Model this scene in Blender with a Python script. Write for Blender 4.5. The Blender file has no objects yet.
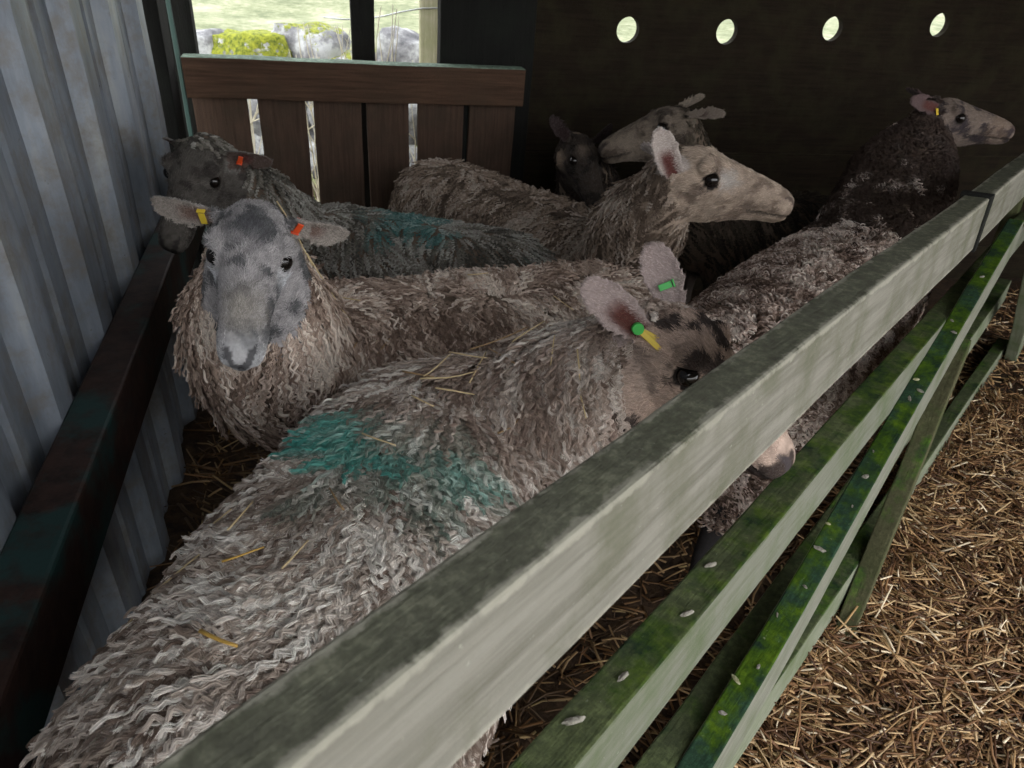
import bpy, bmesh, math, random
import numpy as np
from mathutils import Vector, Matrix, noise as mnoise
random.seed(7); RNG = np.random.default_rng(7)
scene = bpy.context.scene
COL = scene.collection
V = Vector

# ------------------------------------------------------------------ helpers
def link(name, me, mat=None, parent=None):
    o = bpy.data.objects.new(name, me)
    COL.objects.link(o)
    if mat is not None:
        me.materials.append(mat)
    if parent is not None:
        o.parent = parent
    return o

def tag(o, label=None, cat=None, group=None, kind=None):
    if label: o['label'] = label
    if cat: o['category'] = cat
    if group: o['group'] = group
    if kind: o['kind'] = kind
    return o

def empty(name, loc):
    o = bpy.data.objects.new(name, None)
    o.empty_display_size = .1
    COL.objects.link(o)
    o.location = loc
    return o

def adopt(child, root):
    """parent keeping world coordinates (mesh data is in world space)"""
    child.parent = root
    child.matrix_parent_inverse = Matrix.Translation(-V(root.location))

def mesh_from(name, verts, faces, smooth=False):
    me = bpy.data.meshes.new(name)
    verts = np.asarray(verts, dtype=np.float32)
    me.from_pydata([tuple(v) for v in verts.tolist()], [], faces)
    if smooth:
        me.polygons.foreach_set('use_smooth', [True] * len(me.polygons))
    me.update()
    return me

def fast_mesh(name, verts, quads):
    me = bpy.data.meshes.new(name)
    nv, nq = len(verts), len(quads)
    me.vertices.add(nv); me.vertices.foreach_set('co', np.asarray(verts, np.float32).ravel())
    me.loops.add(nq * 4); me.loops.foreach_set('vertex_index', np.asarray(quads, np.int32).ravel())
    me.polygons.add(nq)
    me.polygons.foreach_set('loop_start', np.arange(0, nq * 4, 4, dtype=np.int32))
    me.update(calc_edges=True); me.validate()
    return me

def fbm(p, octv=4):
    return mnoise.fractal(p, 1.0, 2.0, octv)

def board(name, c0, c1, up, w, t, mat, parent=None, seg=.03, rough=.0012, chamfer=.004, seed=0, taper=0.0, round_ends=True):
    """A sawn timber from c0 to c1 (centres of its ends). up: direction of its height w; t: thickness."""
    c0, c1 = V(c0), V(c1)
    a = (c1 - c0); L = a.length; a.normalize()
    up = (V(up) - a * V(up).dot(a)).normalized()
    s = a.cross(up).normalized()
    n = max(2, int(L / seg))
    hw, ht = w / 2, t / 2
    prof = []; arris = set()
    def arcpts(cx, cy, a0):
        for k in range(3):
            arris.add(len(prof))
            an = a0 + k * math.pi / 4
            prof.append((cx + chamfer * math.cos(an), cy + chamfer * math.sin(an)))
    # (s, up) plane, with intermediate points on long sides
    def side(p0, p1, m):
        for k in range(1, m):
            prof.append((p0[0] + (p1[0] - p0[0]) * k / m, p0[1] + (p1[1] - p0[1]) * k / m))
    ix, iy = ht - chamfer, hw - chamfer
    mw = max(2, int(w / .02)); mt = max(2, int(t / .02))
    arcpts(ix, iy, 0); side((ix, hw), (-ix, hw), mt)
    arcpts(-ix, iy, math.pi / 2); side((-ht, iy), (-ht, -iy), mw)
    arcpts(-ix, -iy, math.pi); side((-ix, -hw), (ix, -hw), mt)
    arcpts(ix, -iy, 1.5 * math.pi); side((ht, -iy), (ht, iy), mw)
    m = len(prof)
    vs = []
    for i in range(n + 1):
        u = i / n
        bow = V((fbm(V((u * 2.1 + seed, seed * 3.7, 0)), 2), fbm(V((u * 2.3 + seed, 5.1, seed)), 2), 0)) * .004 * min(L, 1.5)
        for (x, y) in prof:
            p = c0 + a * (L * u) + s * (x + bow.x) + up * (y * (1 - taper * u) + bow.y)
            q = V((x * 30 + seed, y * 30, u * L * 6))
            d = fbm(q, 4) * rough + fbm(q * .3, 2) * rough
            r = V((x, y, 0)).normalized()
            p += (s * r.x + up * r.y) * d
            vs.append(p)
    fs = []
    for i in range(n):
        for j in range(m):
            k = (j + 1) % m
            fs.append((i * m + j, i * m + k, (i + 1) * m + k, (i + 1) * m + j))
    fs.append(tuple(range(m))[::-1]); fs.append(tuple(n * m + j for j in range(m)))
    me = mesh_from(name, [tuple(v) for v in vs], fs)
    bm = bmesh.new(); bm.from_mesh(me); bmesh.ops.recalc_face_normals(bm, faces=bm.faces); bm.to_mesh(me); bm.free()
    # uv-like attribute along the grain
    att = me.attributes.new('grain', 'FLOAT_VECTOR', 'POINT')
    g = []
    for i in range(n + 1):
        for (x, y) in prof:
            g += [L * i / n + seed * 1.7, x, y]
    att.data.foreach_set('vector', g)
    wa = me.attributes.new('wear', 'FLOAT', 'POINT')
    wa.data.foreach_set('value', [1.0 if j in arris else 0.0 for i in range(n + 1) for j in range(m)])
    return link(name, me, mat, parent)

# ------------------------------------------------------------------ materials
def new_mat(name):
    m = bpy.data.materials.new(name); m.use_nodes = True
    nt = m.node_tree; nt.nodes.clear()
    out = nt.nodes.new('ShaderNodeOutputMaterial')
    b = nt.nodes.new('ShaderNodeBsdfPrincipled')
    nt.links.new(b.outputs[0], out.inputs[0])
    return m, nt, b

def N(nt, typ, **kw):
    n = nt.nodes.new(typ)
    for k, v in kw.items():
        if k.startswith('i_'):
            n.inputs[k[2:]].default_value = v
        else:
            setattr(n, k, v)
    return n

def ramp(nt, fac, stops):
    r = nt.nodes.new('ShaderNodeValToRGB')
    e = r.color_ramp.elements
    while len(e) < len(stops): e.new(0.5)
    for x, (p, c) in zip(e, stops):
        x.position = p; x.color = (*c, 1) if len(c) == 3 else c
    nt.links.new(fac, r.inputs[0])
    return r.outputs[0]

def mixc(nt, fac, a, b, mode='MIX'):
    m = nt.nodes.new('ShaderNodeMix'); m.data_type = 'RGBA'; m.blend_type = mode
    for idx, v in ((0, fac), (6, a), (7, b)):
        if isinstance(v, (int, float)): m.inputs[idx].default_value = v
        elif isinstance(v, tuple): m.inputs[idx].default_value = (*v, 1)
        else: nt.links.new(v, m.inputs[idx])
    return m.outputs[2]

def mth(nt, op, a, b=0.0, clamp=False):
    m = nt.nodes.new('ShaderNodeMath'); m.operation = op; m.use_clamp = clamp
    for i, v in enumerate((a, b)):
        if isinstance(v, (int, float)): m.inputs[i].default_value = v
        else: nt.links.new(v, m.inputs[i])
    return m.outputs[0]

def noise_tex(nt, vec, scale, detail=6, rough=.6, dist=0.0):
    n = nt.nodes.new('ShaderNodeTexNoise')
    n.inputs['Scale'].default_value = scale; n.inputs['Detail'].default_value = detail
    n.inputs['Roughness'].default_value = rough; n.inputs['Distortion'].default_value = dist
    nt.links.new(vec, n.inputs['Vector'])
    return n.outputs[0]

def vscale(nt, vec, s):
    m = nt.nodes.new('ShaderNodeMapping'); m.inputs['Scale'].default_value = s
    nt.links.new(vec, m.inputs['Vector']); return m.outputs[0]

def timber(name, base, dark, green, moss=0.0, topgrime=(.1, .1, .07), grime=.6, bright_moss=(.10, .17, .02), rough=.85, lichen=0.0):
    """Weathered sawn timber; moss and grime grow on its upward faces."""
    m, nt, b = new_mat(name)
    at = N(nt, 'ShaderNodeAttribute', attribute_name='grain')
    g = at.outputs['Vector']
    streak = noise_tex(nt, vscale(nt, g, (3, 60, 60)), 1.5, 8, .65, .3)
    fine = noise_tex(nt, vscale(nt, g, (12, 260, 260)), 1.2, 4, .7)
    blot = noise_tex(nt, g, 9, 6, .6)
    blot2 = noise_tex(nt, g, 26, 8, .7)
    blot3 = noise_tex(nt, g, 85, 6, .75)
    col = ramp(nt, streak, [(.3, dark), (.62, base)])
    col = mixc(nt, mth(nt, 'MULTIPLY', fine, .5), col, (base[0] * 1.25, base[1] * 1.25, base[2] * 1.25))
    gm = ramp(nt, blot, [(.45, (0, 0, 0)), (.7, (1, 1, 1))])
    col = mixc(nt, mth(nt, 'MULTIPLY', gm, .75), col, green)
    geo = N(nt, 'ShaderNodeNewGeometry')
    sep = N(nt, 'ShaderNodeSeparateXYZ'); nt.links.new(geo.outputs['Normal'], sep.inputs[0])
    upf = ramp(nt, mth(nt, 'ADD', sep.outputs[2], mth(nt, 'MULTIPLY', mth(nt, 'SUBTRACT', blot2, .5), .5)), [(.45, (0, 0, 0)), (.75, (1, 1, 1))])
    tg = ramp(nt, mth(nt, 'ADD', mth(nt, 'MULTIPLY', blot3, .5), mth(nt, 'ADD', mth(nt, 'MULTIPLY', blot2, .3), mth(nt, 'MULTIPLY', blot, .2))), [(.40, topgrime), (.5, (topgrime[0] * 1.7, topgrime[1] * 1.7, topgrime[2] * 1.7)), (.60, (topgrime[0] * 3.4, topgrime[1] * 3.3, topgrime[2] * 3.4))])
    col = mixc(nt, mth(nt, 'MULTIPLY', upf, grime), col, tg)
    if moss > 0:
        big = noise_tex(nt, g, 7, 7, .7)
        mc = ramp(nt, blot2, [(.36, (.012, .03, .016)), (.5, (bright_moss[0] * .4, bright_moss[1] * .5, bright_moss[2] * .7)), (.68, bright_moss)])
        mf = ramp(nt, big, [(.62 - moss * .35, (0, 0, 0)), (.72 - moss * .35, (1, 1, 1))])
        col = mixc(nt, mth(nt, 'MULTIPLY', mf, upf), col, mc)
    if lichen > 0:
        sp = noise_tex(nt, g, 140, 3, .6)
        lf = ramp(nt, sp, [(.70, (0, 0, 0)), (.74, (1, 1, 1))])
        col = mixc(nt, mth(nt, 'MULTIPLY', lf, lichen), col, (.5, .52, .42))
    if lichen > .3:   # arrises worn pale
        wr_ = N(nt, 'ShaderNodeAttribute', attribute_name='wear').outputs['Fac']
        ed = ramp(nt, mth(nt, 'ADD', wr_, mth(nt, 'MULTIPLY', mth(nt, 'SUBTRACT', blot2, .5), 1.6)), [(.80, (0, 0, 0)), (1.05, (.6, .6, .6))])
        col = mixc(nt, ed, col, (base[0] * 1.6, base[1] * 1.6, base[2] * 1.55))
    nt.links.new(col, b.inputs['Base Color'])
    b.inputs['Roughness'].default_value = rough; b.inputs['Specular IOR Level'].default_value = .15
    bp = N(nt, 'ShaderNodeBump'); bp.inputs['Strength'].default_value = .75; bp.inputs['Distance'].default_value = .004
    nt.links.new(mth(nt, 'ADD', streak, mth(nt, 'ADD', mth(nt, 'MULTIPLY', blot3, .9), mth(nt, 'MULTIPLY', fine, .4))), bp.inputs['Height'])
    nt.links.new(bp.outputs[0], b.inputs['Normal'])
    return m

def speckled(name, c0, c1, scale=20, rough=.8, bump=.3, metallic=0.0, c2=None, dist=.004):
    m, nt, b = new_mat(name)
    tc = N(nt, 'ShaderNodeTexCoord').outputs['Object']
    n1 = noise_tex(nt, tc, scale, 8, .65)
    col = ramp(nt, n1, [(.35, c0), (.65, c1)])
    if c2:
        n2 = noise_tex(nt, tc, scale * .22, 5, .6)
        f = ramp(nt, n2, [(.5, (0, 0, 0)), (.6, (1, 1, 1))])
        col = mixc(nt, f, col, c2)
    nt.links.new(col, b.inputs['Base Color'])
    b.inputs['Roughness'].default_value = rough; b.inputs['Metallic'].default_value = metallic; b.inputs['Specular IOR Level'].default_value = .15
    bp = N(nt, 'ShaderNodeBump'); bp.inputs['Strength'].default_value = bump; bp.inputs['Distance'].default_value = dist
    nt.links.new(n1, bp.inputs['Height']); nt.links.new(bp.outputs[0], b.inputs['Normal'])
    return m

def attr_mat(name, rough=.8, mult=None, spec=.2, fuzz=False):
    m, nt, b = new_mat(name)
    a = N(nt, 'ShaderNodeAttribute', attribute_name='tint')
    col = a.outputs['Color']
    if fuzz:
        tc = N(nt, 'ShaderNodeTexCoord').outputs['Object']
        n1 = noise_tex(nt, tc, 160, 4, .6)
        col = mixc(nt, .35, col, ramp(nt, n1, [(.3, (.25, .25, .25)), (.7, (1, 1, 1))]), 'MULTIPLY')
        bp = N(nt, 'ShaderNodeBump'); bp.inputs['Strength'].default_value = .4; bp.inputs['Distance'].default_value = .002
        nt.links.new(n1, bp.inputs['Height']); nt.links.new(bp.outputs[0], b.inputs['Normal'])
    nt.links.new(col, b.inputs['Base Color'])
    b.inputs['Roughness'].default_value = rough
    b.inputs['Specular IOR Level'].default_value = spec
    return m

def plain(name, c, rough=.5, metallic=0.0, spec=.5):
    m, nt, b = new_mat(name)
    tc = N(nt, 'ShaderNodeTexCoord').outputs['Object']
    n1 = noise_tex(nt, tc, 60, 4, .6)
    nt.links.new(mixc(nt, n1, (c[0] * .85, c[1] * .85, c[2] * .85), c), b.inputs['Base Color'])
    b.inputs['Roughness'].default_value = rough; b.inputs['Metallic'].default_value = metallic
    b.inputs['Specular IOR Level'].default_value = spec
    return m

M_RAIL = timber('grey_weathered_timber', (.25, .24, .205), (.12, .115, .09), (.10, .105, .06), topgrime=(.062, .065, .044), grime=.85, lichen=.35)
M_RAIL2 = timber('green_algae_timber', (.20, .205, .165), (.11, .125, .08), (.09, .125, .05), moss=.45, topgrime=(.038, .048, .018), grime=.9, bright_moss=(.10, .15, .018), lichen=.25)
M_BRACE = timber('mossy_timber', (.23, .23, .19), (.12, .13, .09), (.12, .15, .08), moss=.55, topgrime=(.010, .028, .015), grime=.97, bright_moss=(.10, .17, .008), lichen=.25)
M_RAIL4 = timber('pale_green_timber', (.24, .255, .19), (.14, .16, .10), (.11, .15, .065), moss=.35, topgrime=(.035, .045, .018), grime=.9)
M_STAKE = timber('olive_stained_timber', (.10, .095, .05), (.06, .062, .03), (.05, .075, .02), moss=.25, topgrime=(.028, .028, .014), grime=.7)
M_GATE = timber('brown_oiled_timber', (.095, .055, .036), (.024, .014, .010), (.07, .045, .03), topgrime=(.14, .19, .15), grime=.95)
M_SLAT = timber('dark_brown_slat_timber', (.088, .056, .041), (.04, .025, .018), (.055, .042, .03), topgrime=(.1, .08, .06), grime=.3)
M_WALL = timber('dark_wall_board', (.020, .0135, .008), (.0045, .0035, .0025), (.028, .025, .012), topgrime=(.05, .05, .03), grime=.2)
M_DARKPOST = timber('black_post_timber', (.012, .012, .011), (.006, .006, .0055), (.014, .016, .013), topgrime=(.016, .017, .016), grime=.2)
M_PALEPOST = timber('pale_post_timber', (.5, .48, .34), (.3, .28, .18), (.35, .36, .2), topgrime=(.3, .3, .2))
M_STEEL = speckled('rusty_painted_beam', (.012, .007, .006), (.034, .018, .014), 30, .6, .3, c2=(.014, .035, .034))
M_STRAW = attr_mat('straw', .55, spec=.35)
M_BODY = attr_mat('sheep_hide', .85, fuzz=True)
M_WOOL = attr_mat('wool', .75, spec=.25)
M_EYE = plain('sheep_eye', (.008, .006, .005), .06)
M_TAG = {'yellow': plain('tag_yellow', (.75, .55, .05), .4), 'orange': plain('tag_orange', (.8, .09, .02), .4), 'green': plain('tag_green', (.05, .5, .08), .4)}

# ------------------------------------------------------------------ camera
C = V((0, 0, 1.4))
pt, rl = math.radians(33), math.radians(5)
F = V((0, math.cos(pt), -math.sin(pt))); R0 = V((1, 0, 0)); U0 = R0.cross(F)
Rr = R0 * math.cos(rl) + U0 * math.sin(rl); Uu = -R0 * math.sin(rl) + U0 * math.cos(rl)
cd = bpy.data.cameras.new('camera'); cam = bpy.data.objects.new('camera', cd); COL.objects.link(cam)
cd.sensor_width = 36; cd.lens = 36 * 710 / 1024; cd.clip_start = .02; cd.clip_end = 200
cam.matrix_world = Matrix(((Rr.x, Uu.x, -F.x, C.x), (Rr.y, Uu.y, -F.y, C.y), (Rr.z, Uu.z, -F.z, C.z), (0, 0, 0, 1)))
cd.dof.use_dof = True; cd.dof.focus_distance = 1.3; cd.dof.aperture_fstop = 10
scene.camera = cam

# ------------------------------------------------------------------ ground
def ground_mat(name, c0, c1, c2, sc):
    m, nt, b = new_mat(name)
    tc = N(nt, 'ShaderNodeTexCoord').outputs['Object']
    a = noise_tex(nt, tc, sc, 8, .7); c = noise_tex(nt, tc, sc * 5, 6, .7)
    col = mixc(nt, ramp(nt, c, [(.4, (0, 0, 0)), (.62, (1, 1, 1))]), ramp(nt, a, [(.35, c0), (.65, c1)]), c2)
    nt.links.new(col, b.inputs['Base Color']); b.inputs['Roughness'].default_value = .9
    bp = N(nt, 'ShaderNodeBump'); bp.inputs['Strength'].default_value = .8; bp.inputs['Distance'].default_value = .02
    nt.links.new(c, bp.inputs['Height']); nt.links.new(bp.outputs[0], b.inputs['Normal'])
    return m
M_LITTER = ground_mat('trodden_litter', (.02, .010, .005), (.05, .027, .013), (.08, .045, .02), 6)

def grid(name, x0, x1, y0, y1, nx, ny, hf, mat):
    vs = [(x0 + (x1 - x0) * i / nx, y0 + (y1 - y0) * j / ny, 0) for j in range(ny + 1) for i in range(nx + 1)]
    vs = [(x, y, hf(x, y)) for x, y, _ in vs]
    fs = [(j * (nx + 1) + i, j * (nx + 1) + i + 1, (j + 1) * (nx + 1) + i + 1, (j + 1) * (nx + 1) + i) for j in range(ny) for i in range(nx)]
    return link(name, mesh_from(name, vs, fs, True), mat)

def gh(x, y):
    return -.045 + .02 * fbm(V((x * 2.2, y * 2.2, .3)), 3) + .012 * fbm(V((x * 9, y * 9, 2)), 2)
fl = grid('floor', -1.6, 4.6, -2.2, 4.3, 150, 160, gh, M_LITTER); tag(fl, kind='structure')

# ---- straw (uncountable litter)
def straw_mesh(name, n, region, zf, lmin=.03, lmax=.13, tilt=.22, layer=.03, wid=.0022, cols=None, pitchset=None):
    xy = region(n); n = len(xy)
    L = RNG.uniform(lmin, lmax, n) * RNG.uniform(.5, 1, n)
    az = RNG.uniform(0, 2 * np.pi, n)
    # local flow direction so stalks lie in loose swathes
    fl_ = np.array([fbm(V((x * 1.6, y * 1.6, 9)), 2) for x, y in xy]) * 2.5 + .4
    az = np.where(RNG.random(n) < .5, fl_ + RNG.normal(0, .5, n), az)
    el = RNG.normal(0, tilt, n)
    d = np.stack([np.cos(az) * np.cos(el), np.sin(az) * np.cos(el), np.sin(el)], 1)
    z = np.array([zf(x, y) for x, y in xy]) + RNG.uniform(0, layer, n) + np.abs(np.sin(el)) * L * .35
    c = np.stack([xy[:, 0], xy[:, 1], z], 1)
    s = np.cross(d, [0, 0, 1.]); s /= np.linalg.norm(s, axis=1)[:, None]; u = np.cross(s, d)
    bend = RNG.normal(0, .06, n)[:, None] * L[:, None]
    W = (wid * RNG.uniform(.5, 1.4, n))[:, None]; T = W * .5
    rings = []
    for k, t in enumerate((-.5, 0, .5)):
        ctr = c + d * (L[:, None] * t) + (s * bend if k == 1 else 0)
        for sx, sy in ((1, 1), (-1, 1), (-1, -1), (1, -1)):
            rings.append(ctr + s * W * sx + u * T * sy)
    vs = np.stack(rings, 1).reshape(-1, 3)
    q = []
    for k in range(2):
        for j in range(4):
            q.append((k * 4 + j, k * 4 + (j + 1) % 4, (k + 1) * 4 + (j + 1) % 4, (k + 1) * 4 + j))
    q.append((3, 2, 1, 0)); q.append((8, 9, 10, 11))
    q = np.array(q); quads = (q[None] + 12 * np.arange(n)[:, None, None]).reshape(-1, 4)
    me = fast_mesh(name, vs, quads)
    pal = np.array(cols or [(.44, .27, .125), (.66, .46, .25), (.24, .125, .055), (.09, .042, .02), (.90, .74, .52), (.15, .07, .03)])
    ci = pal[RNG.choice(len(pal), n, p=np.array([.22, .16, .22, .2, .06, .14]))] * RNG.uniform(.7, 1.2, n)[:, None]
    a = me.attributes.new('tint', 'FLOAT_COLOR', 'POINT')
    a.data.foreach_set('color', np.repeat(np.concatenate([ci, np.ones((n, 1))], 1), 12, 0).astype(np.float32).ravel())
    return me

FD = V((.61351, .78793, -.05253)); FU = V((-.05049, .10552, .99313)); FN = V((.78806, -.60666, .10449)); FP0 = V((.11222, .45084, 1.02033))
def fp(a, down, o=0.0):
    return FP0 + FD * a - FU * down + FN * o

def side_of_fence(x, y):
    return (x - FP0.x) * .7924 - (y - FP0.y) * .6169   # >0: aisle side

def reg_aisle(n):
    p = np.stack([RNG.uniform(.2, 4.0, n * 3), RNG.uniform(-.3, 4.0, n * 3)], 1)
    s = (p[:, 0] - FP0.x) * .7924 - (p[:, 1] - FP0.y) * .6169
    return p[(s > -.02) & (p[:, 1] < 2.80 + .287 * p[:, 0]) & (p[:, 0] < 3.1)][:n]
def reg_aisle_near(n):
    p = np.stack([RNG.uniform(.3, 2.0, n * 3), RNG.uniform(.3, 2.4, n * 3)], 1)
    s = (p[:, 0] - FP0.x) * .7924 - (p[:, 1] - FP0.y) * .6169
    return p[s > -.02][:n]
def reg_pen(n):
    p = np.stack([RNG.uniform(-1.2, 1.6, n * 3), RNG.uniform(.2, 3.0, n * 3)], 1)
    s = (p[:, 0] - FP0.x) * .7924 - (p[:, 1] - FP0.y) * .6169
    return p[(s < 0) & (p[:, 0] > -.47 - .287 * p[:, 1]) & (p[:, 1] < 2.62 + .287 * p[:, 0])][:n]
def fl_z(x, y): return gh(x, y) + .002
o = link('straw_litter', straw_mesh('straw_litter', 20000, reg_aisle_near, fl_z, wid=.0018, layer=.04, lmax=.15, tilt=.26), M_STRAW)
tag(o, 'loose golden straw litter covering the ground outside the hurdle', 'straw', kind='stuff')
o2 = link('straw_litter', straw_mesh('straw_litter_wide', 12000, reg_aisle, fl_z, wid=.0026), M_STRAW); adopt(o2, o)
tag(o2, kind='stuff')
o = link('straw_bedding', straw_mesh('straw_bedding', 6000, reg_pen, fl_z, lmin=.05, lmax=.16, cols=[(.22, .12, .05), (.3, .19, .09), (.16, .08, .03), (.08, .045, .02), (.4, .28, .13), (.1, .055, .025)]), M_STRAW)
tag(o, 'trodden brown straw bedding under the sheep inside the pen', 'straw', kind='stuff')

# ------------------------------------------------------------------ hurdle in front
root = empty('sheep_hurdle', fp(.9, 1.0)); tag(root, 'near wooden hurdle of long rails and mossy braces between sheep and straw aisle', 'gate')
root.location.z = 0
def fboard(name, a0, d0, a1, d1, w, t, off, mat, seed, label=None, up=None):
    o0, o1 = off if isinstance(off, tuple) else (off, off)
    b = board(name, fp(a0, d0, o0), fp(a1, d1, o1), up or FU, w, t, mat, seg=.03, seed=seed)
    adopt(b, root)
    if label: b['label'] = label
    return b
fboard('rail', -.85, .0625, 3.12, .0625, .125, .053, -.0265, M_RAIL, 1, 'broad grey topmost rail')
fboard('rail', -.85, .345, 3.14, .345, .10, .05, -.025, M_RAIL2, 2, 'second rail green with algae')
fboard('rail', -.85, .635, 3.20, .635, .09, .045, -.0225, M_RAIL4, 3)
fboard('rail', -.85, .925, 3.20, .905, .10, .045, (-.065, .05), M_RAIL4, 4, 'pale green lowest rail')
fboard('brace', -.35, .76, 2.20, .20, .095, .042, .0215, M_BRACE, 5, 'diagonal brace thick with bright green moss')
fboard('brace', 1.02, 1.12, 1.74, .42, .085, .046, (.052, .026), M_STAKE, 6, 'short olive brown brace reaching down into the straw')
fboard('brace', 2.25, .18, 3.25, .93, .13, .045, .10, M_RAIL4, 7, 'far brace sloping down to the end of the hurdle')
fboard('end_post', 3.13, -.03, 3.13, .99, .08, .05, -.078, M_STAKE, 9, up=FD)
bnd = board('strap', fp(1.60, -.004, -.0265), fp(1.60, .132, -.0265), FD, .035, .066, M_DARKPOST, seg=.03, seed=10); adopt(bnd, root); bnd['label'] = 'black strap round the topmost rail'

# ------------------------------------------------------------------ back gate and wall
GD = V((.9612, .2760, 0)); GN = V((-.2760, .9612, 0)); Z = V((0, 0, 1))
G0 = V((-.05, 2.79, 0)); W0 = V((-.05, 2.95, 0))
def gp(u, z, o=0.0): return G0 + GD * u + GN * o + Z * z
def wp(u, z, o=0.0): return W0 + GD * u + GN * o + Z * z
root = empty('slatted_gate', gp(-.58, 0)); tag(root, 'low brown slatted wooden gate at the back below the opening', 'gate')
def gboard(name, p0, p1, up, w, t, mat, seed):
    b = board(name, p0, p1, up, w, t, mat, seed=seed); adopt(b, root); return b
gboard('top_rail', gp(-1.165, .887, .035), gp(.0, .887, .035), Z, .128, .07, M_GATE, 21)
gboard('lower_rail', gp(-1.165, .22, .035), gp(.0, .22, .035), Z, .11, .06, M_GATE, 22)
for k, (u0, u1) in enumerate([(-1.16, -.980), (-.948, -.785), (-.762, -.592), (-.567, -.412), (-.384, -.21), (-.192, -.012)]):
    um = (u0 + u1) / 2
    gboard('slat', gp(um, .07, .083), gp(um + .004 * (k % 3 - 1), .93, .083), GD, u1 - u0, .022, M_SLAT, 30 + k)

# back wall: horizontal boards, starting right of the opening
def wall_boards():
    parts = []
    zs = [-.1, .14, .40, .66, .90, 1.0]
    return parts
def box_mesh(name, corners, mat, bevel=0):
    me = mesh_from(name, corners, [(0, 1, 2, 3), (7, 6, 5, 4), (0, 4, 5, 1), (1, 5, 6, 2), (2, 6, 7, 3), (3, 7, 4, 0)])
    bm = bmesh.new(); bm.from_mesh(me); bmesh.ops.recalc_face_normals(bm, faces=bm.faces)
    if bevel: bmesh.ops.bevel(bm, geom=bm.edges[:], offset=bevel, segments=2, affect='EDGES')
    bm.to_mesh(me); bm.free()
    return link(name, me, mat)
def slab(name, P, u0, u1, z0, z1, o0, o1, mat, bevel=0):
    c = [P(u0, z0, o0), P(u1, z0, o0), P(u1, z1, o0), P(u0, z1, o0), P(u0, z0, o1), P(u1, z0, o1), P(u1, z1, o1), P(u0, z1, o1)]
    return box_mesh(name, [tuple(v) for v in c], mat, bevel)

def join(objs, name):
    bm = bmesh.new(); 
    me = objs[0].data
    for o in objs: bm.from_mesh(o.data)
    # keep the 'grain' attribute
    nm = bpy.data.meshes.new(name); bm.to_mesh(nm); bm.free()
    o = link(name, nm, objs[0].data.materials[0])
    for x in objs: bpy.data.objects.remove(x)
    return o
UL, UR = -.342, 4.9
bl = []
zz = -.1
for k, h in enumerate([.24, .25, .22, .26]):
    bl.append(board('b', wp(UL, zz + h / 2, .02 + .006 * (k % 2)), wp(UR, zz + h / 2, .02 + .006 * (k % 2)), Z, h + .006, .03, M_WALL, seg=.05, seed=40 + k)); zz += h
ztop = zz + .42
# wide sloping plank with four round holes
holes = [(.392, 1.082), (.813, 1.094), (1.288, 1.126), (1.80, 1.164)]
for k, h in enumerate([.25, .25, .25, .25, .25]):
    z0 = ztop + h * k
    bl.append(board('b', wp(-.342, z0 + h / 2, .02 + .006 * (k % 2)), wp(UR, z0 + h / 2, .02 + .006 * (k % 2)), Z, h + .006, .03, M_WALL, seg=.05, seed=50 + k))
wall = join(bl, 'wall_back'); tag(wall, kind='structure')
def holed_plank(name, z0, z1, u0, u1, hs, r=.046, t=.03, n=32):
    """plank face with true round openings"""
    bm = bmesh.new()
    edges = [u0] + [(hs[i][0] + hs[i + 1][0]) / 2 for i in range(len(hs) - 1)] + [u1]
    for i, (hu, hz) in enumerate(hs):
        a, b = edges[i], edges[i + 1]
        inner = []; outer = []
        for k in range(n):
            an = 2 * math.pi * k / n
            inner.append((hu + r * math.cos(an), hz + r * math.sin(an)))
            dx, dz = math.cos(an), math.sin(an)
            ts = []
            if dx > 1e-6: ts.append((b - hu) / dx)
            if dx < -1e-6: ts.append((a - hu) / dx)
            if dz > 1e-6: ts.append((z1 - hz) / dz)
            if dz < -1e-6: ts.append((z0 - hz) / dz)
            tt = min(ts); outer.append((hu + dx * tt, hz + dz * tt))
        # snap nearest to corners
        for cx, cz in ((a, z0), (a, z1), (b, z0), (b, z1)):
            j = min(range(n), key=lambda q: (outer[q][0] - cx) ** 2 + (outer[q][1] - cz) ** 2)
            outer[j] = (cx, cz)
        F0 = [bm.verts.new(wp(x, z, 0)) for x, z in inner]; F1 = [bm.verts.new(wp(x, z, 0)) for x, z in outer]
        B0 = [bm.verts.new(wp(x, z, t)) for x, z in inner]; B1 = [bm.verts.new(wp(x, z, t)) for x, z in outer]
        for k in range(n):
            q = (k + 1) % n
            bm.faces.new((F0[k], F0[q], F1[q], F1[k])); bm.faces.new((B0[q], B0[k], B1[k], B1[q])); bm.faces.new((F0[q], F0[k], B0[k], B0[q]))
            bm.faces.new((F1[k], F1[q], B1[q], B1[k]))
    bmesh.ops.remove_doubles(bm, verts=bm.verts, dist=1e-5)
    bmesh.ops.recalc_face_normals(bm, faces=bm.faces)
    me = bpy.data.meshes.new(name); bm.to_mesh(me); bm.free()
    at = me.attributes.new('grain', 'FLOAT_VECTOR', 'POINT')
    g = []
    for v in me.vertices:
        d = V(v.co) - W0; g += [d.dot(GD) + 3.3, d.dot(GN), d.z]
    at.data.foreach_set('vector', g)
    return link(name, me, M_WALL)
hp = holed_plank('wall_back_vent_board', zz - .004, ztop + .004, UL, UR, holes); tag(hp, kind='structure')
adopt(hp, wall)
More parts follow.
